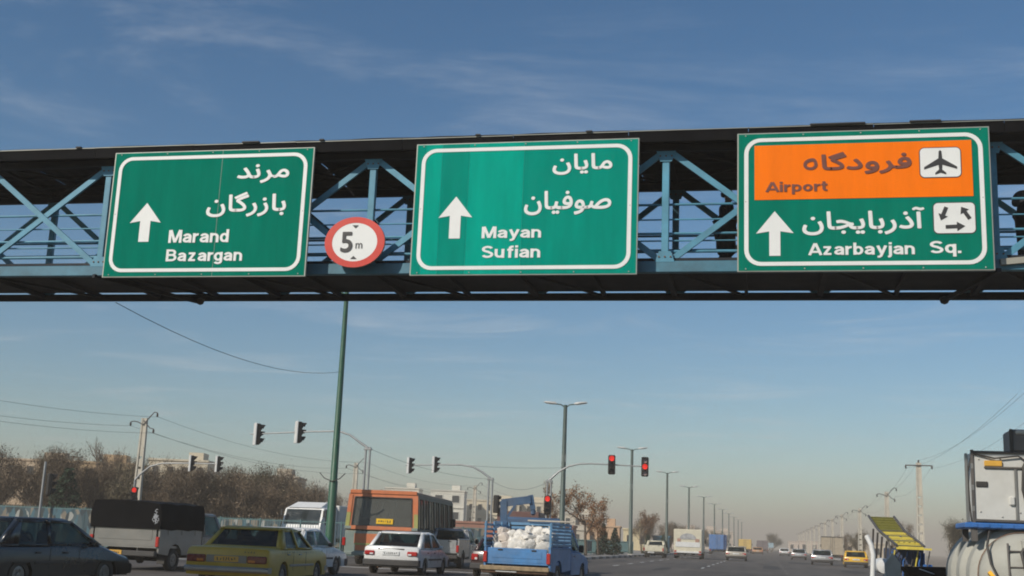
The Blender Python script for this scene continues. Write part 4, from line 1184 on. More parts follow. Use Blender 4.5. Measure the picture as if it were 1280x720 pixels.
for k in range(3):
    for y in range(6):
        MB().box((-.8 if k < 2 else .8, y0 + 1.6 + y * 1.3, 1.7), (.9, .1, .6), .04).build('passenger_seat', SEATR, bus) if k != 1 else None

# ---- trucks
def wheels6(c, hw, ys, r=.46, w=.28):
    for y in ys:
        for sx in (-1, 1):
            wheel(c, sx * (hw - w / 2), y, r, w, sx)
def box_truck(name, label, loc, rz, boxm, cabm, L, W, H, cabh, cabl, floor=.9, group=None, doors=True, cab_to_camera=False):
    c = thing(name, label, 'truck', loc, rz, group)
    hw, y0, y1 = W / 2, -L / 2, L / 2
    b = MB().box((0, y0 + (L - cabl - .2) / 2, (floor + H) / 2), (W, L - cabl - .2, H - floor), .05).build('cargo_box', boxm, c)
    if doors:
        MB().box((0, y0 - .012, (floor + H) / 2), (.03, .03, H - floor - .16)).build('door_seam', BLACKP, b)
        for sx in (-1, 1):
            MB().tube((sx * .25, y0 - .03, floor + .1), (sx * .25, y0 - .03, H - .15), .02, n=6).build('locking_bar', CHROME, b)
    z0, zc = .55, cabh
    prof = [(y1 - cabl, z0), (y1 - cabl, zc - .05), (y1 - cabl + .15, zc), (y1 - .5, zc), (y1 - .35, zc - .06), (y1 - .06, z0 + (zc - z0) * .50), (y1, z0 + (zc - z0) * .42), (y1, z0)]
    sl = lambda x, d: [(x, y, z - (d if z > zc - .1 else 0)) for y, z in prof]
    MB().loft([sl(-hw + .02, .06), sl(-hw + .1, 0), sl(hw - .1, 0), sl(hw - .02, .06)]).build('cab', cabm, c, smooth=30)
    za, zb = z0 + (zc - z0) * .52, zc - .12
    ya, yb = y1 - .068, y1 - .335
    MB().add([(-hw + .14, ya + .012, za), (hw - .14, ya + .012, za), (hw - .16, yb + .02, zb), (-hw + .16, yb + .02, zb)], [(0, 1, 2, 3)]).build('windscreen', GLASS_DK, c, fix=False)
    for sx in (-1, 1):
        MB().box((sx * (hw - .012), y1 - cabl * .55, (za + zb) / 2), (.02, cabl * .5, zb - za), .004).build('side_window', GLASS_DK, c)
        MB().box((sx * (hw + .12), y1 - .15, zb - .25), (.14, .08, .42), .03).build('mirror', BLACKP, c)
        MB().box((sx * (hw - .3), y1 + .0, z0 + .24), (.36, .06, .2), .03).build('headlight', CLEARL, c)
        MB().box((sx * (hw - .2), y0 - .03, floor - .12), (.3, .05, .14), .015).build('tail_light', REDL, c)
        MB().box((sx * .42, -.2, floor - .16), (.1, L - .8, .16)).build('chassis_rail', BLACKP, c)
    MB().box((0, y1 + .04, z0 + .02), (W - .04, .14, .24), .03).build('front_bumper', GREYP, c)
    MB().box((0, y1 + .012, z0 + (zc - z0) * .30), (W - .9, .03, .22), .01).build('grille', BLACKP, c)
    MB().box((0, y0 + .02, floor - .30), (W - .1, .1, .14), .02).build('rear_bumper', GREYP, c)
    wheels6(c, hw, (y0 + 1.2, y1 - .95))
    return c
WTRUCK = M('white_truck_paint', (.72, .72, .70), .4, var=.06, dust=.15)
GREYBOX = M('pale_grey_box_sheet', (.66, .65, .61), .6, var=.08, dust=.2)
t = box_truck('truck', 'white box truck facing the camera behind the green pole', (-27.6, 75.5, 0), R(180 - 12), GREYBOX, WTRUCK, 8.2, 2.9, 2.95, 2.75, 1.9)
MB().loft([[(-1.2, 2.2, 2.72), (1.2, 2.2, 2.72), (1.2, 3.8, 2.74), (-1.2, 3.8, 2.74)], [(-1.1, 2.3, 3.12), (1.1, 2.3, 3.12), (1.1, 2.9, 3.1), (-1.1, 2.9, 3.1)]]).build('wind_deflector', WTRUCK, t)
t = box_truck('truck', 'cream box truck with rounded picture panel on its back, ahead by the left lamps', (-7.8, 128, 0), 0, CREAM, CREAM, 5.6, 2.85, 2.95, 2.2, 1.6, floor=.62, doors=False)
MB().prism([(-.85 + 1.7 * .5 * (1 - math.cos(R(a))), .5 * math.sin(R(a)) * 1.2) for a in range(0, 181, 15)], (0, -2.82, 1.95), (1, 0, 0), (0, 0, 1), .02).build('picture_panel', M('grey_picture', (.36, .36, .36), .6, var=.35, scale=4), t)
MB().box((0, -2.83, 1.42), (2.5, .03, .5), .01).build('tail_panel', WTRUCK, t)
MB().box((0, -2.9, .66), (2.8, .12, .2), .03).build('pale_bumper', WTRUCK, t)
for sx in (-1, 1):
    MB().box((sx * 1.25, -2.97, .72), (.24, .05, .16), .02).build('corner_lamp', REDL, t)
for x, w in ((-.9, .35), (.95, .4)):
    MB().box((x, -2.835, 1.85), (w, .02, .32), .004).build('picture_print', M('faded_red_print', (.42, .24, .18), .6, var=.4, scale=9), t)
box_truck('truck', 'blue truck ahead of the cream box truck', (-8.1, 215, 0), 0, TRUCKBLUE, TRUCKBLUE, 7.5, 2.9, 3.3, 2.6, 1.8, floor=.8)
box_truck('truck', 'yellow-backed truck small in the distance mid road', (-4.9, 300, 0), 0, M('far_yellow', (.62, .42, .12), .5), CREAM, 7, 3.0, 3.2, 2.4, 1.8)
box_truck('truck', 'dark truck tiny in the distance near the median tree', (-1.0, 360, 0), 0, M('far_dark', (.14, .11, .12), .6), CREAM, 7, 3.2, 3.4, 2.4, 1.8)
car('orange_car', 'orange car far off at the end of the middle lanes', 'car', (-1.7, 262, 0), 0, M('dull_orange_paint', (.5, .24, .08), .4, dust=.2), group=grp, W=1.8)
# covered stake truck at the right
t = box_truck('truck', 'tan canvas-covered truck behind the silver sedan on the right', (9.2, 178, 0), R(-3), M('tan_canvas', (.36, .30, .22), .8, var=.2), CREAM, 6.5, 3.0, 3.3, 2.4, 1.7, floor=.8)
for k in range(4):
    MB().box((-1.51, -3.1 + 1.4 * k, 2.05), (.05, .06, 2.5)).build('stake', BLACKP, t)
MB().box((0, -3.27, 3.25), (3.02, .06, .1)).build('top_rail', BLACKP, t)
# yellow-cab lorry behind the bus
t = box_truck('truck', 'yellow and maroon lorry standing past the bus, left of the crane', (-15.6, 78.5, 0), R(4), M('maroon_truck_body', (.10, .03, .03), .6, dust=.3), M('pale_yellow_truck', (.60, .50, .16), .5, dust=.2), 6.5, 2.7, 3.05, 2.4, 1.8, doors=False)
MB().box((0, -3.27, 1.72), (2.3, .03, .8), .01).build('tail_panel', M('pale_yellow_truck', (.6, .5, .16)), t)
MB().box((.45, -3.292, 1.62), (.5, .02, .36), .01).build('tail_opening', BLACKP, t)
# crane lorry beyond the blue pickup
CRB = M('dark_blue_crane_paint', (.035, .10, .20), .45, var=.2, dust=.2)
ct = thing('crane_truck', 'flatbed lorry with folded blue knuckle crane beyond the blue pickup', 'truck', (-9.75, 49.5, 0), R(7))
OR2 = M('weathered_orange_red', (.42, .12, .06), .6, var=.2, dust=.25)
MB().box((0, -.8, 1.15), (2.7, 5.4, .14), .02).build('flatbed', OR2, ct)
for sx in (-1, 1):
    MB().box((sx * 1.33, -.8, 1.46), (.05, 5.4, .48), .01).build('side_board', OR2, ct)
MB().box((-.55, -3.5, 1.46), (1.55, .05, .48), .01).build('tail_board', OR2, ct)
MB().box((.80, -3.5, 1.46), (1.05, .05, .48), .01).build('tail_board', M('pale_board', (.5, .48, .42), .7), ct)
MB().box((-.75, -3.0, 1.62), (.55, .5, .8), .05).build('crane_base', CRB, ct)
MB().beam((-.66, -3.0, 1.9), (-.70, -3.0, 2.80), .26, .28, up=(0, 1, 0)).build('crane_column', CRB, ct)
MB().beam((-.78, -3.0, 2.72), (.36, -2.95, 2.90), .24, .30).build('boom', CRB, ct)
MB().beam((-.52, -3.15, 2.2), (-.2, -3.12, 2.72), .09, .09).build('ram', CRB, ct)
MB().beam((.34, -2.93, 3.08), (.46, -2.9, 2.52), .2, .2, up=(0, 1, 0)).build('jib', CRB, ct)
MB().lathe([(.03, -.16), (.1, -.1), (.1, .05), (.04, .1)], (.47, -2.9, 2.45), n=10).build('hook_block', CRB, ct)
prof = [(2.2, .6), (2.2, 2.2), (2.35, 2.3), (3.4, 2.3), (3.9, 1.5), (4.0, .6)]
MB().loft([[(x, y, z - d) for y, z in prof] for x, d in ((-1.3, .06), (-1.2, 0), (1.2, 0), (1.3, .06))]).build('cab', CRB, ct, smooth=30)
for sx in (-1, 1):
    MB().box((sx * 1.31, 3.0, 1.85), (.02, .7, .5)).build('side_window', GLASS_DK, ct)
    MB().box((sx * 1.1, -3.52, 1.02), (.3, .05, .14), .01).build('tail_light', REDL, ct)
MB().box((0, 2.19, 1.85), (1.8, .03, .45)).build('rear_window', GLASS_DK, ct)
for sx in (-1, 1):
    MB().box((sx * .42, 0, .95), (.1, 7, .2)).build('chassis_rail', BLACKP, ct)
wheels6(ct, 1.32, (-2.1, 3.0))

# ---- tanker trailer with equipment cabinet, right edge
TANKG = M('grey_tank_steel', (.40, .40, .36), .75, metal=.05, spec=.3, var=.12, scale=2.5, dust=.3, dustcol=(.3, .27, .22))
CABW = M('white_cabinet_sheet', (.60, .60, .57), .5, var=.08, scale=3, dust=.22)
CABD = M('dark_cabinet_frame', (.05, .05, .055), .55, dust=.3)
RINGB = M('strong_blue_paint', (.015, .13, .42), .45, dust=.15)
tk = thing('tank_trailer', 'grey ribbed tank trailer carrying a white cabinet at the right edge', 'trailer', (4.42, 24.6, 0), R(-1))
tk_c = (0, 0, 1.10)
MB().lathe([(.02, -2.38), (.30, -2.36), (.55, -2.28), (.70, -2.14), (.74, -2.0), (.74, 1.4), (.70, 1.55), (.4, 1.7), (.02, 1.75)], tk_c, 'y', 40).build('tank_shell', TANKG, tk, smooth=40)
for ya, yb, r in ((-1.75, -1.2, .86), (-.75, -.2, .90), (.25, .8, .93), (1.05, 1.3, .9)):
    MB().lathe([(.74, ya - .06), (r - .04, ya), (r, ya + .05), (r, yb - .05), (r - .04, yb), (.74, yb + .06)], tk_c, 'y', 40, cap=False).build('tank_band', TANKG, tk, smooth=30)
MB().box((.15, -2.15, 1.62), (.45, .5, .22), .02).build('valve_box', TANKG, tk)
MB().box((-.36, -1.35, 1.955), (1.16, 1.3, .10), .02).build('blue_platform', RINGB, tk)
for k in range(6):
    MB().box((-.78 + .2 * k, -2.008, 1.955), (.09, .02, .06), .004).build('platform_bolt', RINGB, tk)
for sx in (-.78, .2):
    for y in (-1.9, -.8):
        MB().box((sx, y, 1.80), (.1, .1, .24)).build('platform_leg', CABD, tk)
cb = MB().box((0.020, -1.4, 2.64), (1.56, 1.0, 1.24), .02).build('cabinet', CABW, tk)
fy = -1.905
MB().box((-0.770, fy, 2.64), (.055, .05, 1.30), .01).build('frame_post', CABD, cb)
MB().box((-0.860, fy + .1, 2.62), (.05, .06, 1.22), .01).build('guide_post', CHROME, cb)
MB().box((0.020, fy, 2.045), (1.56, .05, .05), .01).build('frame_sill', CABD, cb)
MB().box((0.020, fy, 3.25), (1.6, .06, .045), .01).build('frame_head', CABD, cb)
MB().box((-.62, fy - .005, 2.68), (.2, .03, .10), .01).build('vent_slot', BLACKP, cb)
MB().box((-.10, fy - .01, 2.98), (.95, .05, .035), .008).build('cross_bar', CABD, cb)
MB().box((-.42, fy - .02, 3.05), (.30, .04, .10), .01).build('number_strip', PLATEY, cb)
MB().box((-.05, fy, 2.52), (.05, .04, .92), .01).build('conduit', CHROME, cb)
MB().box((-.13, fy - .01, 2.40), (.10, .08, .16), .02).build('junction_box', CABW, cb)
MB().path([(.20, fy - .04, 3.24), (.08, fy - .06, 3.0), (.05, fy - .07, 2.6), (.10, fy - .06, 2.35), (.28, fy - .05, 2.32), (.45, fy - .04, 2.4)], .03, 8).build('hose', BLACKP, cb, smooth=50)
MB().path([(-0.750, fy - .03, 3.22), (-0.400, fy - .05, 3.14), (0.000, fy - .05, 3.19), (0.200, fy - .03, 3.05)], .015, 6).build('cable', BLACKP, cb, smooth=50)
MB().box((0.320, -1.5, 3.47), (.85, .8, .40), .03).build('top_unit', M('dull_grey_unit', (.16, .15, .15), .6, dust=.3), tk)
MB().box((-0.100, -1.92, 3.46), (.06, .05, .42), .01).build('unit_post', BLACKP, tk)
MB().box((0.320, -1.92, 3.62), (.70, .06, .08), .02).build('unit_trim', CABW, tk)
for sx in (-1, 1):
    MB().box((sx * .5, -.2, .42), (.12, 4.6, .16), .01).build('frame_rail', CABD, tk)
    for y in (-.4, .6):
        wheel(tk, sx * .82, y, .36, .2, sx)
    MB().box((sx * .62, -2.45, .62), (.2, .06, .14), .02).build('tail_light', REDL, tk)
MB().beam((-.62, -2.3, 1.16), (-.30, -2.42, .72), .06, .20, up=(0, -1, 0)).build('yellow_guard', M('signal_yellow', (.85, .44, .01), .45), tk)
MB().box((0, 1.9, .5), (.12, .9, .12)).build('drawbar', CABD, tk)
for ya in (-1.98, -.98, .02, 1.0):
    MB().lathe([(.752, ya - .02), (.765, ya - .012), (.765, ya + .012), (.752, ya + .02)], tk_c, 'y', 40, cap=False).build('weld_seam', RUST, tk, smooth=30)
MB().path([(-.55, -2.05, 1.86), (-.62, -2.2, 1.6), (-.58, -2.3, 1.3), (-.45, -2.36, 1.0), (-.5, -2.4, .7)], .022, 8).build('drain_hose', BLACKP, tk, smooth=50)
MB().path([(.05, -2.3, 1.72), (-.1, -2.42, 1.5), (-.05, -2.46, 1.2), (.1, -2.48, .9)], .03, 8).build('drain_hose', BLACKP, tk, smooth=50)
for x in (-.30, -.02):
    MB().tube((x, -2.46, .55), (x, -2.30, 1.66), .018, n=8).build('ladder_rail', CABD, tk)
for k in range(4):
    MB().tube((-.30, -2.44 + .035 * k, .72 + .27 * k), (-.02, -2.44 + .035 * k, .72 + .27 * k), .014, n=6).build('ladder_rung', CABD, tk)
MB().lathe([(.11, 0), (.11, .05), (.05, .06), (.05, .12), (.09, .13), (.09, .16)], (-.50, -.45, 1.93), n=14).build('filler_cap', RINGB, tk, smooth=30)
for x in (.2,):
    MB().tube((x, -1.95, 2.0), (x, -1.95, 2.28), .014, n=6).build('platform_stanchion', RINGB, tk)
MB().path([(-.76, fy + .12, 3.2), (-.84, fy + .1, 2.9), (-.83, fy + .1, 2.4), (-.80, fy + .1, 2.02)], .016, 6).build('side_cable', BLACKP, tk, smooth=50)
for z in (2.25, 2.62, 3.0):
    MB().box((-.775, fy - .012, z), (.05, .03, .10), .006).build('hinge', CHROME, tk)
for x, z in ((-.66, 2.2), (-.66, 3.12), (.0, 2.2), (-.3, 2.12), (-.3, 3.14)):
    MB().lathe([(.014, 0), (.014, -.012), (.006, -.016)], (x, -1.902, z), 'y', 6).build('rivet', CHROME, tk)
# machine with slanted yellow conveyor, ahead of the tank
YELM = M('pale_machine_yellow', (.70, .56, .07), .5, var=.2, scale=5, dust=.15)
OLIV = M('olive_mesh_cover', (.16, .15, .022), .75, var=.35, scale=18)
mc = thing('conveyor_machine', 'towed machine with slanted yellow and olive conveyor ahead of the tank trailer', 'machine', (3.75, 36.0, 0), 0)
MB().box((.1, 0, .72), (1.1, 3.2, .14), .02).build('chassis', CABD, mc)
MB().box((.05, .1, 1.2), (.86, 2.2, .72), .03).build('engine_housing', M('deep_machine_blue', (.012, .045, .13), .5, dust=.2), mc)
def slab(name, a, b, w0, w1, th, m, par):
    a, b = Vector(a), Vector(b)
    return MB().add([a, a + Vector((w0, 0, 0)), b + Vector((w1, 0, 0)), b] + [p - Vector((0, 0, th)) for p in (a, a + Vector((w0, 0, 0)), b + Vector((w1, 0, 0)), b)],
                    [(0, 1, 2, 3), (7, 6, 5, 4), (0, 4, 5, 1), (1, 5, 6, 2), (2, 6, 7, 3), (3, 7, 4, 0)]).build(name, m, par)
slab('yellow_hood', (-.27, -1.9, 1.60), (-.54, .6, 2.02), .64, .66, .05, YELM, mc)
slab('olive_cover', (-.54, .62, 2.03), (-.67, 2.1, 2.45), .66, .68, .05, OLIV, mc)
for x0, x1 in ((-.31, -.71), (.39, .03)):
    MB().path([(x0, -1.9, 1.62), (x0 + (x1 - x0) * .64, .6, 2.06), (x1, 2.1, 2.49)], .035, 6).build('side_rail', CABD, mc)
for k in range(4):
    MB().box((-.2 + .14 * k, -1.3, 1.715), (.05, .12, .02)).build('hood_slot', BLACKP, mc)
for k in range(5):
    MB().beam((-.36 - .06 * k, -1.0 + .7 * k, 1.62 + .12 * k), (-.42 - .05 * k, -.7 + .7 * k, .95 + .1 * k), .05, .05).build('truss_strut', CABD, mc)
for k in range(7):
    t_ = k / 6
    MB().beam((-.27 - .26 * t_, -1.85 + 2.4 * t_, 1.625 + .42 * t_), (.36 - .25 * t_, -1.85 + 2.4 * t_, 1.625 + .42 * t_), .035, .02).build('hood_rib', YELM if k % 2 else CABD, mc)
for k in range(6):
    t_ = k / 5
    MB().beam((-.54 - .12 * t_, .66 + 1.4 * t_, 2.05 + .41 * t_), (.11 - .1 * t_, .66 + 1.4 * t_, 2.05 + .41 * t_), .03, .02).build('cover_rib', OLIV, mc)
for x0 in (-.3, .05, .35):
    MB().tube((x0, -.9, .8), (x0 - .1, -.3, 1.9), .03, n=6).build('hood_leg', CABD, mc)
MB().path([(-.2, -1.2, 1.5), (-.5, -1.4, 1.2), (-.3, -1.6, .9), (.2, -1.7, .8)], .03, 8).build('hydraulic_hose', BLACKP, mc, smooth=50)
for sx in (-.36, .46):
    MB().box((sx, -1.1, 1.2), (.04, .3, .5), .01).build('blue_frame_post', RINGB, mc)
MB().lathe([(.02, -.7), (.2, -.66), (.22, -.5), (.22, .5), (.2, .66), (.02, .7)], (-.55, -.2, 1.05), 'y', 16).build('air_tank', WTRUCK, mc, smooth=40)
for k in range(5):
    MB().path([(-.6 + .22 * k, -1.75, .8), (-.55 + .2 * k, -1.8, 1.1 + .06 * (k % 3)), (-.4 + .18 * k, -1.6, 1.35), (-.3 + .16 * k, -1.2, 1.45)], .018, 6).build('loose_hose', BLACKP if k % 2 else RINGB, mc, smooth=50)
for x, z, m_ in ((-.35, .98, RINGB), (-.05, 1.0, CABD), (.25, .96, CABW), (.5, 1.02, RINGB)):
    MB().box((x, -1.5, z), (.24, .3, .26), .02).build('control_box', m_, mc)
for k in range(4):
    MB().beam((-.5 + .3 * k, -1.72, .75), (-.35 + .3 * k, -1.72, 1.5), .03, .03, up=(0, 1, 0)).build('lattice_bar', CABD if k % 2 else YELM, mc)
MB().path([(-.95, -1.6, .35), (-.90, -1.6, 1.35), (-.95, -1.55, 1.62), (-1.06, -1.5, 1.86)], .07, 10).build('white_chute', WTRUCK, mc, smooth=40)
MB().box((.12, -1.95, 1.55), (.9, .05, .05)).build('front_bar', YELM, mc)
for sx in (-.50, .70):
    wheel(mc, sx, -.7, .36, .2, -1 if sx < 0 else 1); wheel(mc, sx, .9, .36, .2, -1 if sx < 0 else 1)
MB().prism([(0, 0), (.34, 0), (.34, .86), (.17, 1.10), (0, .86)], (-1.0, -5.8, .32), (1, 0, 0), (0, 0, 1), .3).build('pointed_hopper', M('pale_concrete_grey', (.42, .42, .39), .7, dust=.2), mc)
MB().box((-.6, -4.2, .45), (.12, 3.6, .1)).build('tow_bar', CABD, mc)
MB().add([(-.62, -5.9, 1.12), (.3, -6.4, 1.15), (.35, -6.6, .55), (-.3, -6.0, .72), (-.62, -5.5, 1.08), (.3, -5.6, 1.1), (.35, -5.6, .5), (-.3, -5.5, .68)], [(0, 1, 2, 3), (7, 6, 5, 4), (0, 4, 5, 1), (1, 5, 6, 2), (2, 6, 7, 3), (3, 7, 4, 0)]).build('black_cover', TARP, mc)
MB().beam((-.25, -6.2, 1.08), (.05, -6.36, .98), .06, .01).build('white_strip', WTRUCK, mc)
MB().box((-1.35, -3.0, .42), (.7, 1.4, .5), .06).build('dark_tool_box', M('slate_box', (.05, .07, .09), .6), mc)

# ------------------------------------------------------------------ traffic lights
GALV = M('galvanised_mast', (.34, .35, .35), .5, metal=.35, var=.12, dust=.2)
HOUS = M('signal_housing_black', (.014, .014, .015), .6, dust=.1, spec=.3)
PLATE = M('signal_back_sheet', (.62, .62, .60), .55, dust=.15)
LENS_OFF = M('dark_signal_lens', (.035, .03, .028), .25)
LENS_PALE = M('pale_signal_lens', (.42, .30, .29), .3)
RED_ON = emit_mat('lit_red_lens', (.85, .03, .02), 0.9)
def head(parent, p, rz, lens, sc=1.0, back=False):
    """signal head looking along local -Y, turned by rz about its own centre"""
    rot = Matrix.Rotation(rz, 3, 'Z'); o = wloc(parent)
    def place(mb):
        mb.v = [tuple(rot @ (Vector(v) * sc) + Vector(p) - o) for v in mb.v]
        return mb
    h = place(MB().box((0, .02, 0), (.42, .24, 1.12), .06)).build('signal_head', HOUS, parent, smooth=30)
    if back:
        place(MB().box((0, .17, 0), (.46, .06, 1.18), .015)).build('back_plate', PLATE, h)
    for k, m in enumerate(lens):
        z = .36 - .36 * k
        place(MB().lathe([(.155, -.115), (.15, -.13), (.08, -.145), (.01, -.15)], (0, 0, z), 'y', 16)).build('lens', m, h, smooth=50)
        vis = MB()
        rings = []
        for y, r in ((-.10, .17), (-.36, .165)):
            rings.append([(r * math.cos(R(a)), y - (.0 if y > -.2 else -.12 * (1 - math.sin(R(max(0, a if a <= 90 else 180 - a))))), z + r * math.sin(R(a))) for a in range(-35, 216, 18)])
        n = len(rings[0])
        vis.add([v for r_ in rings for v in r_], [(i, i + 1, n + i + 1, n + i) for i in range(n - 1)])
        ob = place(vis).build('visor', HOUS, h, fix=False)
        sm = ob.modifiers.new('thickness', 'SOLIDIFY'); sm.thickness = .012
    return h
def mast(label, base, top, armpts, heads, r=.075, double=True):
    t = thing('traffic_light', label, 'traffic light', (base[0], base[1], 0), 0, 'mast traffic lights at the junction')
    o = Vector(t.location)
    for dx in ((-.11, .13) if double else (0,)):
        MB().tube((base[0] + dx, base[1], 0), (base[0] + dx, base[1], top), r * (1.0 if dx <= 0 else .8), r * .8, 10).build('post', GALV, t, smooth=40, world=True)
    if double:
        for z in (1.2, top - .12):
            MB().box((base[0], base[1], z), (.46, .18, .10), .02).build('collar', GALV, t, world=True)
    if armpts:
        MB().path(armpts, [.07 - .035 * k / (len(armpts) - 1) for k in range(len(armpts))], 10).build('arm', GALV, t, smooth=50, world=True)
    for h in heads:
        head(t, *h)
    MB().box((base[0], base[1], .06), (.5, .5, .12), .02).build('footing', KERBW, t, world=True)
    return t
off = (LENS_OFF,) * 3
SIDE = R(130)
mast('mast with two white-backed signals, arm crossing behind the green pole', (-21.8, 64), 6.05,
     [(-21.8, 64, 6.0), (-22.3, 64, 6.3), (-22.9, 64, 6.7), (-23.6, 64, 6.9), (-25, 64, 6.85), (-28.9, 64, 6.62)], [((-28.45, 64, 6.62), SIDE, off, 1.08, True), ((-25.95, 64, 6.78), SIDE, off, 1.08, True)])
mast('mast with two white-backed signals above the bus and crane', (-17.2, 75), 5.1,
     [(-17.2, 75, 5.05), (-17.8, 75, 5.45), (-18.4, 75, 5.75), (-19.2, 75, 5.86), (-20.5, 75, 5.84), (-22.9, 75, 5.72)],
     [((-22.6, 75, 5.72), SIDE - .12, off, .90, True), ((-20.9, 75, 5.82), SIDE - .12, off, .90, True), ((-16.75, 75, 3.45), SIDE + .35, off, 1.0, False)])
mast('mast with arm to the right holding lit red signals over the road', (-13.4, 75), 5.1,
     [(-13.4, 75, 5.05), (-12.8, 75, 5.6), (-12.2, 75, 5.95), (-11.5, 75, 6.12), (-10.8, 75, 6.16), (-9.4, 75, 6.13), (-7.2, 75, 6.06)],
     [((-9.43, 74.85, 6.12), R(6), (RED_ON, LENS_OFF, LENS_OFF), 1.08), ((-7.35, 74.85, 6.05), R(6), (LENS_PALE, RED_ON, LENS_PALE), 1.08), ((-13.42, 74.8, 3.5), R(6), (RED_ON, LENS_OFF, LENS_OFF), 1.05)])
mast('mast beside the left utility pole with two signals above the trees', (-38.1, 68), 4.0,
     [(-38.1, 68, 3.95), (-37.8, 68, 4.3), (-37.2, 68, 4.8), (-36.4, 68, 5.02), (-34.5, 68, 5.08), (-32.4, 68, 5.08)],
     [((-34.4, 68, 5.08), SIDE, off, .84, True), ((-32.65, 68, 5.08), SIDE, off, .84, True), ((-37.95, 67.8, 3.0), R(20), (RED_ON, LENS_OFF, LENS_OFF), .95)], double=False)
mast('short post with one dark signal by the fence at far left', (-35.9, 55), 4.25, None, [((-35.52, 55, 3.1), SIDE, off, 1.0, False)], double=False)

# ------------------------------------------------------------------ lamp posts and poles
LAMPG = M('dark_green_lamp_post', (.030, .065, .052), .5, var=.15, dust=.25, dustcol=(.25, .24, .22))
POLEG = M('bright_green_pole', (.005, .085, .042), .45, var=.2, dust=.14)
LAMPH = M('lamp_head_shell', (.55, .55, .53), .4, dust=.1)
def lamp_proto():
    t = thing('street_lamp', '', 'street lamp', (0, 0, 0), 0, 'green double street lamps along the left kerb')
    MB().path([(0, 0, 0), (0, 0, 1.2), (0, 0, 1.25), (0, 0, 10.7)], [.25, .24, .20, .13], 10).build('post', LAMPG, t, smooth=40)
    MB().box((0, 0, .05), (.5, .5, .14), .02).build('footing', KERBW, t)
    for sx in (-1, 1):
        a = MB().path([(0, 0, 10.5), (sx * .3, 0, 10.72), (sx * .75, 0, 10.78)], .045, 8).build('bracket', LAMPG, t, smooth=50)
        MB().loft([[(sx * (.62 + d), w * math.cos(q) * .19, 10.80 + h * math.sin(q) * .1 + d * .10) for q in np.linspace(0, 2 * math.pi, 11)[:-1]] for d, w, h in ((0, .4, .5), (.15, .9, 1), (.5, 1, 1), (.8, .8, .8), (.95, .3, .4))]).build('lamp_head', LAMPH, t, smooth=50)
    MB().box((0, -.1, 6.9), (.24, .03, .5), .004).build('tie_plate', LAMPH, t)
    return t
lp = lamp_proto()
words = ['nearest', 'second', 'third', 'fourth', 'fifth', 'sixth', 'seventh', 'eighth', 'ninth', 'tenth', 'eleventh']
for k in range(11):
    o = lp if k == 0 else copy_tree(lp)
    y = 84 + 40 * k
    o.location = (-14.0 + 0.0118 * (y - 84), y, .14 if k < 11 else 0)
    o['label'] = 'green double-headed street lamp, %s along the left kerb' % words[k]
# tall green pole behind the bridge
gp = thing('green_pole', 'tall bright green steel pole rising behind the footbridge', 'pole', (-17.62, 47.6, 0))
MB().path([(0, 0, 0), (0, 0, 3.4), (0, 0, 3.45), (0, 0, 11.5)], [.19, .175, .15, .095], 14).build('shaft', POLEG, gp, smooth=40)
for sx in (-1, 1):
    MB().path([(0, -.2, 3.40), (sx * .34, -.2, 3.52), (sx * .56, -.2, 3.74)], .02, 6).build('anti_climb_spike', BLACKP, gp)
MB().path([(0, 0, 11.3), (-.3, 0, 11.5), (-.8, 0, 11.55)], .04, 8).build('bracket', POLEG, gp)
MB().box((-1.0, 0, 11.55), (.7, .26, .12), .05).build('lamp_head', LAMPH, gp)
MB().box((0, 0, .03), (.5, .5, .06), .01).build('base_plate', POLEG, gp)

CONC = M('pale_concrete_pole', (.50, .46, .38), .85, var=.15, scale=1.2, bump=.2, dust=.1)
INSU = M('brown_insulator', (.05, .035, .03), .35)
STEELD = M('dark_crossarm_steel', (.06, .06, .062), .6, dust=.2)
def conc_pole(label, x, y, h, kind, lean=0.0):
    t = thing('utility_pole', label, 'utility pole', (x, y, 0), 0, 'concrete utility poles')
    n = max(6, int(h / .75))
    for sx in (-1, 1):                        # two flanges joined by webs with openings between
        MB().loft([[(sx * (w * .5) + a, b, z) for a, b in ((-.06, -d), (.06, -d), (.06, d), (-.06, d))] for w, d, z in ((.56, .17, 0), (.32, .10, h))]).build('flange', CONC, t)
    for k in range(n):
        z0, z1 = h * k / n + (.16 if k < n * .7 else .0), h * (k + 1) / n
        zm = (z0 + z1) / 2; w = .56 - .24 * zm / h
        MB().box((0, 0, zm), (w - .06, .12, z1 - z0), .01).build('web', CONC, t)
    def ins(px, py, pz):
        MB().lathe([(.02, -.30), (.06, -.28), (.09, -.2), (.05, -.16), (.09, -.1), (.05, -.05), (.02, 0)], (px, py, pz), n=8).build('insulator', INSU, t, smooth=40)
    if kind == 'tee':
        MB().box((0, -.14, h - .25), (2.3, .1, .1), .01).build('cross_arm', STEELD, t)
        for px in (-1.1, 1.1):
            ins(px, -.14, h - .25)
        MB().lathe([(.03, 0), (.09, .05), (.05, .12), (.09, .18), (.02, .25)], (0, 0, h), n=8).build('insulator', INSU, t, smooth=40)
    else:
        for sx, dz in ((-1, -.25), (1, .45)):
            MB().path([(0, -.12, h - .5), (sx * .5, -.12, h - .15 + dz * .6), (sx * .8, -.12, h + dz), (sx * 1.05, -.12, h + dz - .06)], .04, 6).build('curved_arm', STEELD, t, smooth=40)
            ins(sx * 1.05, -.12, h + dz - .06)
        MB().path([(0, -.12, h - .2), (.55, -.12, h - .75), (.85, -.12, h - .8)], .04, 6).build('curved_arm', STEELD, t, smooth=40)
        ins(.85, -.12, h - .8)
    return t
conc_pole('thick concrete utility pole with curved arms at far left, before the trees', -45.1, 81, 9.0, 'curve')
conc_pole('concrete utility pole with curved arms just left of the bus roof', -43.1, 123, 8.6, 'curve')
conc_pole('concrete utility pole with curved arms left of the crane, among cream buildings', -41.0, 169, 8.5, 'curve')
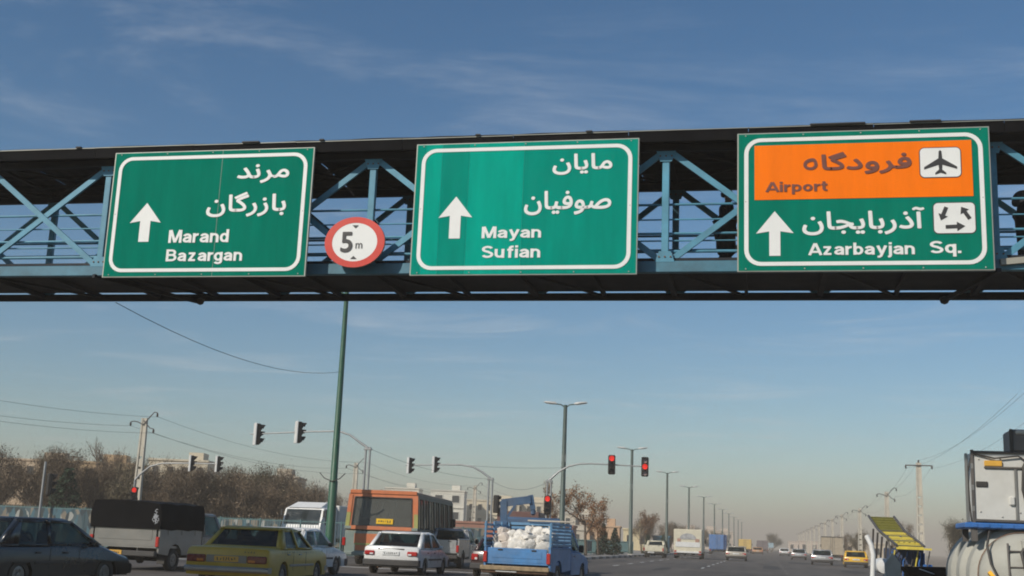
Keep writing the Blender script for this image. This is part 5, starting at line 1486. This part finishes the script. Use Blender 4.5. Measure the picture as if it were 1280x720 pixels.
lines_l = [(-47.2, 39, 9.0), (-45.1, 81, 9.0), (-43.1, 123, 8.6), (-41, 169, 8.5), (-39, 215, 8.5)]
RP = [(13.2, 111, 9.3, 'tee', 'tallest concrete utility pole with straight crossarm, above the yellow machine'), (13.25, 141, 8.1, 'curve', 'concrete utility pole with curved arms just behind the yellow conveyor'),
      (13.45, 184, 7.6, 'curve', 'third concrete utility pole along the right side'), (13.5, 228, 7.9, 'curve', 'fourth concrete utility pole along the right side')]
for k in range(9):
    RP.append((13.6, 262 + 33 * k, 7.9, 'curve', '%s concrete utility pole along the right side' % ('fifth', 'sixth', 'seventh', 'eighth', 'ninth', 'tenth', 'eleventh', 'twelfth', 'thirteenth')[k]))
for x, y, h, k, lb in RP:
    conc_pole(lb, x, y, h, k)
WIRE = M('overhead_wire', (.02, .02, .022), .6)
def wire(label, a, b, sag, r=.018):
    a, b = Vector(a), Vector(b); n = 14
    o = Vector(((a.x + b.x) / 2, (a.y + b.y) / 2, 0))
    pts = []
    for k in range(n + 1):
        t = k / n; p = a.lerp(b, t) - o; p.z -= 4 * sag * t * (1 - t); pts.append(p)
    ob = MB().path(pts, r * .58, 5).build('overhead_wire', WIRE)
    ob.location = o
    return tag(ob, label, 'wire', 'overhead wires')
for k in range(4):
    (x0, y0, h0), (x1, y1, h1) = lines_l[k], lines_l[k + 1]
    where = ('from the left edge to the thick left pole', 'from the thick left pole to the next', 'between the poles behind the bus', 'running off beyond the crane')[k]
    for dx, dz, nm in ((-1.05, -.6, 'left'), (1.05, .1, 'upper right'), (.85, -1.1, 'lower right')):
        wire('thin overhead wire %s, %s one' % (where, nm), (x0 + dx, y0, h0 + dz), (x1 + dx, y1, h1 + dz), .9)
rpp = [(13.1, 62, 9.8)] + [(p[0], p[1], p[2]) for p in RP[:5]]
for k in range(5):
    where = ('rising out of the frame at right', 'from the tallest right pole to the next', 'between second and third right poles', 'between third and fourth right poles', 'past the fourth right pole')[k]
    for dx, dz, nm in ((-1.0, -.5, 'left'), (1.0, -.5, 'right'), (0, .2, 'top')):
        (x0, y0, h0), (x1, y1, h1) = rpp[k], rpp[k + 1]
        wire('thin overhead wire %s, %s strand' % (where, nm), (x0 + dx, y0, h0 + dz), (x1 + dx, y1, h1 + dz), .7, .012)
wire('sagging wire from the footbridge to the green pole', (-13.6, 22.7, 6.0), (-17.6, 47.5, 8.0), .55, .014)
wire('wire crossing from the signal mast to the bus-side mast', (-21.8, 64, 6.0), (-17.2, 75, 5.0), .35, .015)
wire('wire slung between the two masts beside the crane', (-17.1, 75, 4.9), (-13.4, 75, 5.0), .55, .015)
wire('wire crossing behind the crane to the lamp posts', (-19.4, 75, 5.85), (-13.8, 84, 6.4), .1, .015)

# ------------------------------------------------------------------ trees
BARK = M('grey_brown_bark', (.10, .075, .055), .9, var=.25, scale=6, bump=.4)
def leaf_mat(name, c1, c2, c3):
    m = bpy.data.materials.new(name); m.use_nodes = True
    n, l = m.node_tree.nodes, m.node_tree.links
    b = n['Principled BSDF']; b.inputs['Roughness'].default_value = .75; b.inputs['Specular IOR Level'].default_value = .2
    g = n.new('ShaderNodeNewGeometry'); oi = n.new('ShaderNodeObjectInfo')
    r = n.new('ShaderNodeValToRGB')
    e = r.color_ramp.elements; e[0].color = (*c1, 1); e[1].color = (*c3, 1)
    q = e.new(.5); q.color = (*c2, 1)
    l.new(g.outputs['Random Per Island'], r.inputs[0])
    mr = n.new('ShaderNodeMapRange'); mr.inputs['To Min'].default_value = .75; mr.inputs['To Max'].default_value = 1.25
    l.new(oi.outputs['Random'], mr.inputs['Value'])
    mx = n.new('ShaderNodeMix'); mx.data_type = 'RGBA'; mx.blend_type = 'MULTIPLY'; mx.inputs['Factor'].default_value = 1
    l.new(r.outputs[0], mx.inputs['A']); l.new(mr.outputs[0], mx.inputs['B']); l.new(mx.outputs['Result'], b.inputs['Base Color'])
    return m
LEAF_BR = leaf_mat('dry_brown_leaves', (.074, .052, .034), (.130, .092, .059), (.26, .195, .125))
LEAF_OR = leaf_mat('rusty_autumn_leaves', (.13, .055, .022), (.20, .09, .035), (.26, .15, .07))
LEAF_CON = leaf_mat('dark_conifer_needles', (.010, .024, .016), (.020, .042, .024), (.04, .066, .036))
LEAF_GR = leaf_mat('grey_olive_leaves', (.07, .058, .036), (.12, .098, .06), (.19, .16, .10))

def leaf_cloud(pts, size, seed, spread, twigs=0.0):
    """small two-triangle leaves scattered round the given points"""
    rng = np.random.default_rng(seed)
    n = len(pts)
    c = pts + rng.normal(0, spread, (n, 3))
    a = rng.normal(0, 1, (n, 3)); a /= np.linalg.norm(a, axis=1)[:, None]
    b = rng.normal(0, 1, (n, 3)); b -= a * (a * b).sum(1)[:, None]; b /= np.linalg.norm(b, axis=1)[:, None]
    s = (size * rng.uniform(.6, 1.4, n))[:, None]
    w = np.full((n, 1), .55)
    if twigs > 0:                             # a share of the pieces are thin rising twigs
        tw = rng.random(n) < twigs
        a[tw] = a[tw] * .6 + np.array((0, 0, .7)); a[tw] /= np.linalg.norm(a[tw], axis=1)[:, None]
        b[tw] -= a[tw] * (a[tw] * b[tw]).sum(1)[:, None]; b[tw] /= np.linalg.norm(b[tw], axis=1)[:, None]
        s[tw] *= 3.6; w[tw] = .055
    v = np.stack([c + a * s, c + b * s * w, c - a * s, c - b * s * w], 1).reshape(-1, 3)
    f = np.arange(4 * n).reshape(n, 4)
    return v, f

def np_mesh(name, v, f, mat):
    me = bpy.data.meshes.new(name)
    nf = len(f)
    me.vertices.add(len(v)); me.vertices.foreach_set('co', np.asarray(v, dtype=np.float32).ravel())
    me.loops.add(nf * 4); me.loops.foreach_set('vertex_index', np.asarray(f, dtype=np.int32).ravel())
    me.polygons.add(nf); me.polygons.foreach_set('loop_start', np.arange(0, nf * 4, 4, dtype=np.int32))
    me.update(calc_edges=True); me.validate()
    me.materials.append(mat)
    return me

def grow(seed, h, spread, stems, leaves, lsize, mat, twigs=0.0, base=.25, lspread=.22):
    """a multi-stemmed tree: tapered limbs with twigs, leaves round the twig ends"""
    rng = random.Random(seed)
    tr, tw = MB(), MB()
    ends = []
    def limb(p, d, L, r, lvl):
        pts = [p]; q = p
        n = 4
        for k in range(n):
            d = (d + Vector((rng.gauss(0, .14), rng.gauss(0, .14), rng.gauss(.06, .08)))).normalized()
            q = q + d * (L / n); pts.append(q)
        (tr if lvl < 2 else tw).path(pts, [r * (1 - .55 * k / n) for k in range(n + 1)], 6 if lvl == 0 else (5 if lvl == 1 else 3), cap=False)
        if lvl >= 2:
            ends.extend(pts[1:])
        if lvl < 3:
            for k in range(3 if lvl == 0 else rng.choice((3, 4))):
                i = rng.randint(1 if lvl else 2, n)
                ang = rng.uniform(0, 6.28); up = rng.uniform(.25, .9)
                nd = (d * .55 + Vector((math.cos(ang) * spread, math.sin(ang) * spread, up)) * .75).normalized()
                limb(pts[i], nd, L * rng.uniform(.5, .72), r * .5, lvl + 1)
    for s in range(stems):
        a = rng.uniform(0, 6.28)
        limb(Vector((.15 * math.cos(a), .15 * math.sin(a), 0)), Vector((math.cos(a) * .22 * (stems > 1), math.sin(a) * .22 * (stems > 1), 1)).normalized(), h * .48, (.021 if stems == 1 else .035) * h / (1 + .25 * (stems - 1)), 0)
    zmax = max(e.z for e in ends); k = h / zmax
    E_ = np.array([tuple(e * k) for e in ends])
    for m_ in (tr, tw):
        m_.v = [(x * k, y * k, z * k) for x, y, z in m_.v]
    E_ = E_[E_[:, 2] > base * h]
    pick = np.random.default_rng(seed).integers(0, len(E_), leaves)
    v, f = leaf_cloud(E_[pick], lsize, seed, lspread, twigs)
    tr.add(tw.v, tw.f)
    trunk = tr.mesh('trunk', BARK, fix=False)
    return trunk, np_mesh('crown', v, f, mat)

def tree(label, x, y, protos, k, sc, rz, name='tree', group=None, z=0.0):
    t = thing(name, label, 'tree', (x, y, z), rz, group)
    t.scale = (sc[0], sc[0], sc[1])
    a, b = protos[k % len(protos)]
    put('trunk', a, t); put('crown', b, t)
    return t
BR = [grow(s, 6.0, 1.0, 4, 11000, .058, LEAF_BR if s != 23 else LEAF_GR, base=.06, lspread=.27, twigs=.5) for s in (21, 22, 23, 24)]
ORD = ['first', 'second', 'third', 'fourth', 'fifth', 'sixth', 'seventh', 'eighth', 'ninth', 'tenth', 'eleventh', 'twelfth', 'thirteenth', 'fourteenth']
rng = random.Random(9)
spots = [(-64, 90, 6.6), (-61, 87, 6.9), (-58.3, 90, 6.6), (-55.8, 86.5, 6.9), (-53.4, 89, 6.4), (-51.0, 92, 6.6), (-49.4, 87.5, 5.9), (-47.0, 91, 6.0), (-44.9, 88, 5.6), (-43.0, 86, 5.6), (-41.2, 89, 5.7), (-39.6, 87, 5.7), (-38.1, 89, 5.2),
         (-36.9, 88, 4.3), (-62.5, 97, 7.3), (-57, 98, 7.3), (-52, 99, 6.9), (-46.5, 99, 6.4), (-42.5, 97, 6.5), (-40.0, 97, 6.3)]
for k, (x, y, h) in enumerate(spots):
    where = ('front row' if y < 95 else 'back row')
    tree('dry brown tree, %s from the left in the %s of the left belt' % (ORD[k if k < 14 else k - 14], where), x, y, BR, k, (rng.uniform(.95, 1.25), h / 6.0), rng.uniform(0, 6), 'brown_tree', 'brown trees behind the left fence')
for k, (x, y, h) in enumerate(((-50.5, 121, 5.6), (-48.0, 123, 6.0), (-45.6, 121, 5.8), (-42.0, 128, 5.9), (-40.6, 134, 5.6))):
    tree('brown tree, %s of the clump left of the bus roof' % ('first', 'second', 'third', 'fourth', 'last')[k], x, y, BR, k + 1, (1.0, h / 6), rng.uniform(0, 6), 'brown_tree', 'brown trees left of the bus')
SP = [grow(s, 6.0, 1.25, 1, 3000, .07, LEAF_OR, base=.35, lspread=.16) for s in (31, 32)]
SB = [grow(41, 6.0, .9, 2, 900, .06, LEAF_BR, base=.4, lspread=.14, twigs=.6)]
tree('tall sparse bare tree standing above the left belt by the pole', -65.5, 112, SB, 0, (1.15, 1.68), .5, 'bare_tree')
tree('leaf-shedding rust brown street tree right of the nearest lamp', -15.3, 104, SP, 0, (1.05, 1.02), 1.0, 'street_tree')
tree('rust brown street tree close behind the first, spreading low', -14.9, 111, SP, 1, (.95, .82), 2.0, 'street_tree')
tree('thin bare street tree between crane and nearest lamp', -17.5, 95, SP, 1, (.62, .98), 4.0, 'street_tree')
tree('thin street tree over the cream pickup', -15.0, 152, SP, 0, (.8, .9), 3.0, 'street_tree')
for k, (x, y, h) in enumerate(((-16.2, 170, 5.2), (-15, 188, 4.6), (-15.4, 206, 5.0), (-14.8, 226, 4.6), (-15, 250, 5.2), (-14.5, 285, 5), (-14, 330, 5.2), (-13.5, 380, 5.4))):
    tree('%s small brown street tree in the row beyond the cream box truck' % ('nearest', 'second', 'third', 'fourth', 'fifth', 'sixth', 'seventh', 'farthest')[k], x, y, BR, k, (.85, h / 6), k * 1.3, 'street_tree', 'street trees on the left pavement')
tree('round dark tree on the median where the road ends', 1.6, 430, BR, 2, (1.5, 1.05), 0, 'median_tree')
for k, (x, y, h) in enumerate(((16.8, 118, 4.6), (18.6, 112, 4.2), (20.5, 116, 4.5), (15.9, 150, 5.2), (14.9, 196, 4.6), (15.5, 246, 4.6), (16, 300, 5))):
    tree('%s bare brown bush along the right side, under the utility poles' % ('nearest', 'second', 'third', 'fourth', 'fifth', 'sixth', 'farthest')[k], x, y, BR, k + 2, (.8, h / 6), k, 'bare_bush', 'bare bushes on the right')
def conifer(seed, h, r):
    rng = np.random.default_rng(seed); pts = []
    tr = MB().path([(0, 0, 0), (0, 0, h)], [.03 * h, .01], 7)
    rr = random.Random(seed)
    z = .08 * h
    while z < h * .97:
        w = r * (1 - z / h) ** .8 * rr.uniform(.8, 1.1)
        nb = 9
        for k in range(nb):
            a = rr.uniform(0, 6.28); tip = Vector((w * math.cos(a), w * math.sin(a), z - .12 * w)); b = Vector((0, 0, z + .1 * w))
            tr.path([b, tip], [.018, .005], 3, cap=False)
            for q in range(int(8 + 26 * w / r)):
                t = rr.uniform(.25, 1) ; pts.append(tuple(b.lerp(tip, t)))
        z += h * .045
    v, f = leaf_cloud(np.array(pts), .085 * h / 4, seed, .05 * h / 4)
    return tr.mesh('trunk', BARK, fix=False), np_mesh('crown', v, f, LEAF_CON)
CN = [conifer(51, 4.0, 1.25), conifer(52, 4.0, 1.0)]
tree('dark green conifer in front of the left brown trees', -50.2, 79.9, CN, 0, (1.7, 1.32), 0, 'conifer')
tree('small dark conifer, left one of the pair by the second lamp', -15.4, 117, CN, 1, (.95, .8), 0, 'conifer')
tree('small dark conifer, right one of the pair by the second lamp', -14.75, 121, CN, 0, (.8, .72), 0, 'conifer')
tree('small dark conifer behind the cream pickup', -14.2, 150, CN, 1, (.9, .62), 0, 'conifer')
tree('small dark conifer left of the cream box truck', -13.4, 163, CN, 0, (.8, .66), 0, 'conifer')

# low dry shrubs behind the left fence
v, f = [], []
rng2 = np.random.default_rng(3)
pts = np.stack([rng2.uniform(-60, -27, 14000), rng2.uniform(80, 84, 14000), np.abs(rng2.normal(0, .55, 14000)) * (1 + .5 * np.sin(np.arange(14000))) + .05], 1)
v, f = leaf_cloud(pts, .10, 5, .05)
ug = put('undergrowth', np_mesh('undergrowth', v, f, LEAF_BR)); ug['kind'] = 'stuff'
ug['label'] = 'dry brown undergrowth below the left belt of trees'; ug['category'] = 'undergrowth'

# ------------------------------------------------------------------ fences
def print_mat(name, cols, scale):
    m = bpy.data.materials.new(name); m.use_nodes = True
    n, l = m.node_tree.nodes, m.node_tree.links
    b = n['Principled BSDF']; b.inputs['Roughness'].default_value = .6
    tc = n.new('ShaderNodeTexCoord'); vo = n.new('ShaderNodeTexVoronoi'); vo.inputs['Scale'].default_value = scale
    nz = n.new('ShaderNodeTexNoise'); nz.inputs['Scale'].default_value = 3
    mp = n.new('ShaderNodeMix'); mp.data_type = 'RGBA'; mp.inputs['Factor'].default_value = .12
    l.new(tc.outputs['Object'], mp.inputs['A']); l.new(nz.outputs['Color'], mp.inputs['B']); st = n.new('ShaderNodeMapping'); st.inputs['Scale'].default_value = (1, 1, .38); l.new(mp.outputs['Result'], st.inputs[0]); l.new(st.outputs[0], vo.inputs['Vector'])
    sp = n.new('ShaderNodeSeparateColor'); l.new(vo.outputs['Color'], sp.inputs[0])
    r = n.new('ShaderNodeValToRGB'); r.color_ramp.interpolation = 'CONSTANT'
    e = r.color_ramp.elements
    e[0].position = 0; e[0].color = (*cols[0], 1); e[1].position = 1 / len(cols); e[1].color = (*cols[1], 1)
    for k in range(2, len(cols)):
        q = e.new(k / len(cols)); q.color = (*cols[k], 1)
    l.new(sp.outputs[0], r.inputs[0]); l.new(r.outputs[0], b.inputs['Base Color'])
    return m
BANNER = print_mat('blue_white_banner_print', [(.03, .065, .08), (.045, .11, .14), (.33, .33, .30), (.02, .035, .045), (.06, .09, .10), (.20, .17, .13), (.03, .04, .04)], 5.0)
TEAL = M('teal_fence_paint', (.05, .15, .16), .55, dust=.25)
def fence(label, p0, p1, n, h, bannered, z=0.14):
    p0, p1 = Vector((*p0, 0)), Vector((*p1, 0)); d = (p1 - p0) / n
    t = thing('fence', label, 'fence', (p0.x, p0.y, z))
    for k in range(n + 1):
        q = d * k
        MB().box((q.x, q.y, h / 2), (.08, .08, h), .01).build('post', TEAL, t)
    ang = math.atan2(d.y, d.x)
    for k in range(n):
        a, b = d * k, d * (k + 1)
        for zz in (.18, h - .1):
            MB().beam((a.x, a.y, zz), (b.x, b.y, zz), .05, .05).build('rail', TEAL, t)
        mb = MB(); m = int(d.length / .14)
        for i in range(1, m):
            q = a.lerp(b, i / m); mb.tube((q.x, q.y, .1), (q.x, q.y, h), .014, n=4)
        ob = mb.build('pickets', TEAL, t); ob['kind'] = 'stuff'
        if bannered(k):
            mb = MB(); nn = 8; off_ = Vector((math.sin(ang), -math.cos(ang), 0)) * .05
            for i in range(nn):
                q0 = a.lerp(b, (i + .1) / nn) + off_ * (1 + .5 * math.sin(i * 1.9)); q1 = a.lerp(b, (i + 1.1) / nn) + off_ * (1 + .5 * math.sin((i + 1) * 1.9))
                mb.quad((q0.x, q0.y, .3), (q1.x, q1.y, .3), (q1.x, q1.y, h - .12), (q0.x, q0.y, h - .12))
            bo = mb.build('banner', BANNER, t, fix=False)
            sm = bo.modifiers.new('thickness', 'SOLIDIFY'); sm.thickness = .006
    return t
fence('teal picket fence hung with blue and white printed banners at left', (-52, 78.2), (-17.5, 78.2), 16, 2.0, lambda k: k % 5 != 4, z=0)
fence('dark teal fence beside the bus under the green pole', (-35.5, 60.5), (-19.5, 60.5), 7, 1.9, lambda k: False, z=0)
fence('teal fence panels on the pavement by the second lamp', (-16.4, 98), (-15.6, 146), 12, 1.35, lambda k: k in (1, 3), z=.14)
fence('short bannered fence by the dark sedan', (-44, 55.5), (-28.5, 55.5), 6, 2.05, lambda k: k in (2, 3, 4, 5), z=0)

# ------------------------------------------------------------------ buildings
WPANE = M('dark_window_pane', (.03, .035, .04), .2)
def building(label, x, y, w, d, h, col, nx, nz, rz=0.0, z0=0.0, roofm=None, hut=True):
    m = M('render_%d_%d' % (int(x), int(y)), col, .85, var=.08, scale=.6, dust=.15)
    t = thing('building', label, 'building', (x, y, z0), rz)
    wl_ = MB().box((0, 0, h / 2), (w, d, h)).build('wall', m, t)
    MB().box((0, 0, h + .15), (w + .3, d + .3, .3), .03).build('parapet', roofm or m, t)
    if hut:
        MB().box((w * .22, 0, h + .9), (w * .25, d * .4, 1.2)).build('stair_head', m, t)
    fh = h / nz
    for j in range(nz):
        for i in range(nx):
            cx, cz = -w / 2 + w * (i + .5) / nx, fh * (j + .55)
            f = MB().box((cx, -d / 2 - .03, cz), (w / nx * .5, .1, fh * .5), .01).build('window', m, t)
            MB().box((cx, -d / 2 - .075, cz), (w / nx * .42, .03, fh * .42)).build('pane', WPANE, f)
        MB().box((0, -d / 2 - .12, fh * j + .08), (w, .24, .14)).build('floor_band', m, t)
    return t
building('cream flat-roofed block behind the far left signals', -84.5, 165, 8.5, 9, 10.3, (.62, .54, .40), 4, 3, R(14))
building('tan block right of the cream block, above the brown trees', -73.5, 172, 9, 9, 8.7, (.50, .43, .33), 4, 3, R(14))
building('orange-tan house glimpsed over the left trees', -95, 158, 13, 8, 9.3, (.52, .36, .20), 5, 3, R(20))
building('sandy house farthest left over the trees', -107, 162, 12, 8, 9.6, (.55, .43, .30), 5, 3, R(20))
building('white rooftop block just above the bus roof', -80.0, 262, 7.5, 8, 11.0, (.70, .66, .56), 3, 3, R(10))
building('white block with dark windows right of the bus roof', -69.5, 262, 7.5, 8, 10.8, (.70, .67, .58), 2, 3, R(10))
building('long cream block low behind the bus and crane', -62, 275, 12, 9, 9.3, (.66, .58, .43), 6, 3, R(10))
building('cream apartment block behind the crane', -54.5, 280, 11, 9, 9.4, (.64, .56, .42), 5, 3, R(10))
building('pale block half hidden behind the nearest lamp', -46, 300, 12, 9, 7.5, (.60, .54, .44), 5, 2, R(8))
building('low orange and white shop right of the rust brown trees', -27.0, 206, 5.5, 8, 3.7, (.55, .36, .22), 3, 1, R(5))
building('white shop with yellow front beside the second lamp', -21.5, 206, 4.2, 8, 3.4, (.62, .52, .32), 2, 1, R(5))
building('blue kiosk on the left pavement behind the cream pickup', -14.4, 172, 2.2, 2.4, 2.2, (.05, .15, .21), 2, 1, hut=False)
building('low brick wall-like store between crane and nearest lamp', -33, 160, 16, 6, 3.0, (.30, .13, .09), 6, 1, R(4))
for k, (x, y, w, h, col) in enumerate(((24, 205, 9, 4, (.55, .47, .36)), (22, 250, 9, 4.6, (.62, .52, .40)), (23, 300, 10, 5, (.58, .46, .36)), (22, 350, 12, 5.4, (.60, .50, .40)), (19, 420, 14, 6, (.56, .46, .38)), (15, 480, 12, 6, (.58, .48, .40)))):
    building('%s low tan house along the right side, behind the utility poles' % ('nearest', 'second', 'third', 'fourth', 'fifth', 'farthest')[k], x, y + 40, w, 9, h * .7, col, 4, 1, hut=False)
for k, (x, y, w, h) in enumerate(((-22, 330, 10, 5), (-20, 400, 12, 6), (-18, 470, 12, 6.5))):
    building('%s hazy tan building along the far left side' % ('nearest', 'middle', 'farthest')[k], x, y, w, 9, h, (.5, .42, .35), 4, 2)
# far blue road sign on the median
sg = thing('road_sign', 'small pale blue sign in front of the median tree', 'road sign', (1.2, 380, 0))
MB().tube((0, 0, 0), (0, 0, 2.4), .08).build('post', GALV, sg)
MB().box((0, -.1, 2.2), (2.2, .08, 1.4), .02).build('panel', M('pale_blue_sign', (.30, .42, .48), .5), sg)

# ------------------------------------------------------------------ people on the bridge
SKIN = M('skin', (.36, .21, .14), .6, var=.08)
HAIR = M('black_hair', (.012, .010, .010), .5)
COATB = M('black_coat', (.012, .012, .014), .8)
COATG = M('dark_grey_jacket', (.035, .035, .042), .85)
TROU = M('dark_trousers', (.018, .018, .022), .85)
def skin_mesh(name, verts, edges, mat, parent, lv=2):
    me = bpy.data.meshes.new(name)
    me.from_pydata([v[0] for v in verts], edges, [])
    ob = put(name, me, parent)
    ob.modifiers.new('skin', 'SKIN'); s = ob.modifiers.new('sub', 'SUBSURF'); s.levels = lv; s.render_levels = lv
    for i, v in enumerate(verts):
        r = v[1]
        me.skin_vertices[0].data[i].radius = r if isinstance(r, tuple) else (r, r)
    me.skin_vertices[0].data[0].use_root = True
    ob.modifiers['skin'].use_smooth_shade = True
    me.materials.append(mat)
    return ob
def person(label, loc, rz, J, coat, trousers, long_coat):
    """J: joint name -> position (local, facing +Y)"""
    t = thing('person', label, 'person', loc, rz)
    V, E = [], []
    def ch(names, prev=None):
        for nm, p, r in names:
            V.append((p, r))
            if prev is not None:
                E.append((prev, len(V) - 1))
            prev = len(V) - 1
        return prev
    pel = ch([('pelvis', J['pelvis'], (.15, .11))])
    chest = ch([('waist', J['waist'], (.14, .10)), ('chest', J['chest'], (.16, .11)), ('shou', J['neck0'], (.10, .08))], pel)
    neck = ch([('neck', J['neck'], .052), ('jaw', J['jaw'], (.062, .075)), ('head', J['head'], (.078, .092)), ('crown', J['crown'], (.06, .07))], chest)
    for s in 'LR':
        e = ch([('sh', J['sh' + s], .06), ('el', J['el' + s], .042), ('wr', J['wr' + s], .028), ('palm', J['pa' + s], (.042, .02))], chest)
        w, p = Vector(J['wr' + s]), Vector(J['pa' + s]); d = (p - w).normalized(); sd = d.cross(Vector((0, 0, 1))).normalized()
        dn = sd.cross(d)
        for k, (o, ln) in enumerate(((-.033, .075), (-.011, .085), (.011, .08), (.033, .062))):
            a = p + d * .03 + sd * o; ch([('f', tuple(a), .010), ('f', tuple(a + d * ln * .55 + dn * .01), .009), ('f', tuple(a + d * ln * .85 + dn * .035), .008)], e)
        a = p - d * .02 + sd * .045; ch([('th', tuple(a), .012), ('th', tuple(a + d * .035 + sd * .02), .010), ('th', tuple(a + d * .06 + dn * .015), .009)], e)
        ch([('hip', J['hip' + s], .088), ('kn', J['kn' + s], .058), ('an', J['an' + s], .038), ('toe', J['to' + s], (.04, .03))], pel)
    skin_mesh('body', V, E, SKIN, t)
    V, E = [], []
    pel = ch([('pelvis', J['pelvis'], (.185, .14) if not long_coat else (.22, .19))])
    chest = ch([('waist', J['waist'], (.17, .13)), ('chest', J['chest'], (.19, .14)), ('sh', J['neck0'], (.12, .10))], pel)
    for s in 'LR':
        ch([('sh', J['sh' + s], .08), ('el', J['el' + s], .06), ('cuff', J['wr' + s], .045)], chest)
    if long_coat:
        kn = tuple((Vector(J['knL']) + Vector(J['knR'])) / 2)
        ch([('skirt', tuple((Vector(J['pelvis']) + Vector(kn)) / 2), (.22, .19)), ('hem', (kn[0], kn[1], kn[2] - .1), (.23, .20))], pel)
    skin_mesh('coat', V, E, coat, t)
    V, E = [], []
    pel = ch([('pelvis', J['pelvis'], (.165, .13))])
    for s in 'LR':
        ch([('hip', J['hip' + s], .10), ('kn', J['kn' + s], .075), ('hem', (J['an' + s][0], J['an' + s][1], J['an' + s][2] + .05), .06)], pel)
    skin_mesh('trousers', V, E, trousers, t)
    hd, cr = Vector(J['head']), Vector(J['crown'])
    mb = MB(); n = 14; rings = []
    for j in range(7):
        a = R(-25 + 115 * j / 6)
        rings.append([(hd.x + .095 * math.cos(a) * math.cos(p), hd.y - .012 + .108 * math.cos(a) * math.sin(p) - (.03 if j < 3 else 0), hd.z + .045 + .10 * math.sin(a)) for p in np.linspace(0, 2 * math.pi, n + 1)[:-1]])
    mb.loft(rings).build('hair', HAIR, t, smooth=60)
    # face: nose, eyes, ears
    f = Vector((0, 1, 0))
    MB().loft([[(hd.x - .008, hd.y + .085, hd.z + .01), (hd.x + .008, hd.y + .085, hd.z + .01), (hd.x, hd.y + .09, hd.z + .02)], [(hd.x - .017, hd.y + .085, hd.z - .04), (hd.x + .017, hd.y + .085, hd.z - .04), (hd.x, hd.y + .118, hd.z - .035)]]).build('nose', SKIN, t, smooth=60)
    for s in (-1, 1):
        MB().lathe([(.002, -.008), (.012, 0), (.002, .008)], (hd.x + s * .033, hd.y + .088, hd.z + .012), 'y', 8, cap=False).build('eye', HAIR, t)
        MB().lathe([(.005, -.01), (.022, 0), (.005, .01)], (hd.x + s * .083, hd.y, hd.z - .01), 'x', 8, cap=False).build('ear', SKIN, t)
    MB().box((hd.x, hd.y + .086, hd.z - .068), (.045, .012, .010), .004).build('mouth', M('lips', (.25, .10, .08), .6), t)
    for s in 'LR':
        a, b = Vector(J['an' + s]), Vector(J['to' + s])
        MB().box(tuple((a + b) / 2 + Vector((0, .02, -.03))), (.10, .27, .09), .035).build('shoe', BLACKP, t, smooth=40)
    return t
walk = dict(pelvis=(0, 0, .90), waist=(0, .01, 1.05), chest=(0, .03, 1.24), neck0=(0, .03, 1.37), neck=(0, .045, 1.43), jaw=(0, .075, 1.49), head=(0, .07, 1.55), crown=(0, .06, 1.61),
            shL=(-.19, .02, 1.34), elL=(-.24, .06, 1.08), wrL=(-.19, .24, .97), paL=(-.18, .30, .97), shR=(.19, .02, 1.34), elR=(.24, .02, 1.08), wrR=(.18, .25, 1.10), paR=(.16, .31, 1.13),
            hipL=(-.10, 0, .84), knL=(-.10, .10, .47), anL=(-.10, .10, .08), toL=(-.10, .24, .04), hipR=(.10, 0, .84), knR=(.10, -.02, .46), anR=(.10, -.20, .09), toR=(.10, -.07, .04))
person('person in a long black coat walking on the footbridge, left of the airport sign', (-0.72, 21.55, 6.205), R(-70), walk, COATB, TROU, True)
lean = dict(walk)
lean.update(waist=(0, .10, 1.02), chest=(0, .26, 1.14), neck0=(0, .34, 1.20), neck=(0, .40, 1.24), jaw=(0, .46, 1.27), head=(0, .46, 1.33), crown=(0, .45, 1.39),
            shL=(-.19, .30, 1.17), elL=(-.26, .42, .98), wrL=(-.10, .60, 1.01), paL=(-.04, .63, 1.01), shR=(.19, .30, 1.17), elR=(.26, .42, .98), wrR=(.10, .60, 1.04), paR=(.04, .63, 1.04),
            knL=(-.1, .03, .47), anL=(-.1, -.02, .08), toL=(-.1, .12, .04), knR=(.1, .03, .47), anR=(.1, -.02, .08), toR=(.1, .12, .04))
person('person in a dark jacket leaning on the footbridge rail beside the last sign', (4.34, 20.85, 6.205), R(180), lean, COATG, TROU, False)

# ------------------------------------------------------------------ haze
hz = MB().box((0, 2600, 25.5), (11000, 5900, 53)).build('haze', None)
hz['kind'] = 'stuff'; hz['label'] = 'thin brownish smog filling the air over the whole road'; hz['category'] = 'haze'
hm = bpy.data.materials.new('haze_air'); hm.use_nodes = True
hn = hm.node_tree.nodes; hn.clear()
ho = hn.new('ShaderNodeOutputMaterial'); hv = hn.new('ShaderNodeVolumePrincipled')
hv.inputs['Color'].default_value = (.83, .73, .62, 1)
hv.inputs['Density'].default_value = 0.0012
hv.inputs['Anisotropy'].default_value = -0.1
hm.node_tree.links.new(hv.outputs[0], ho.inputs['Volume'])
hz.data.materials.append(hm)
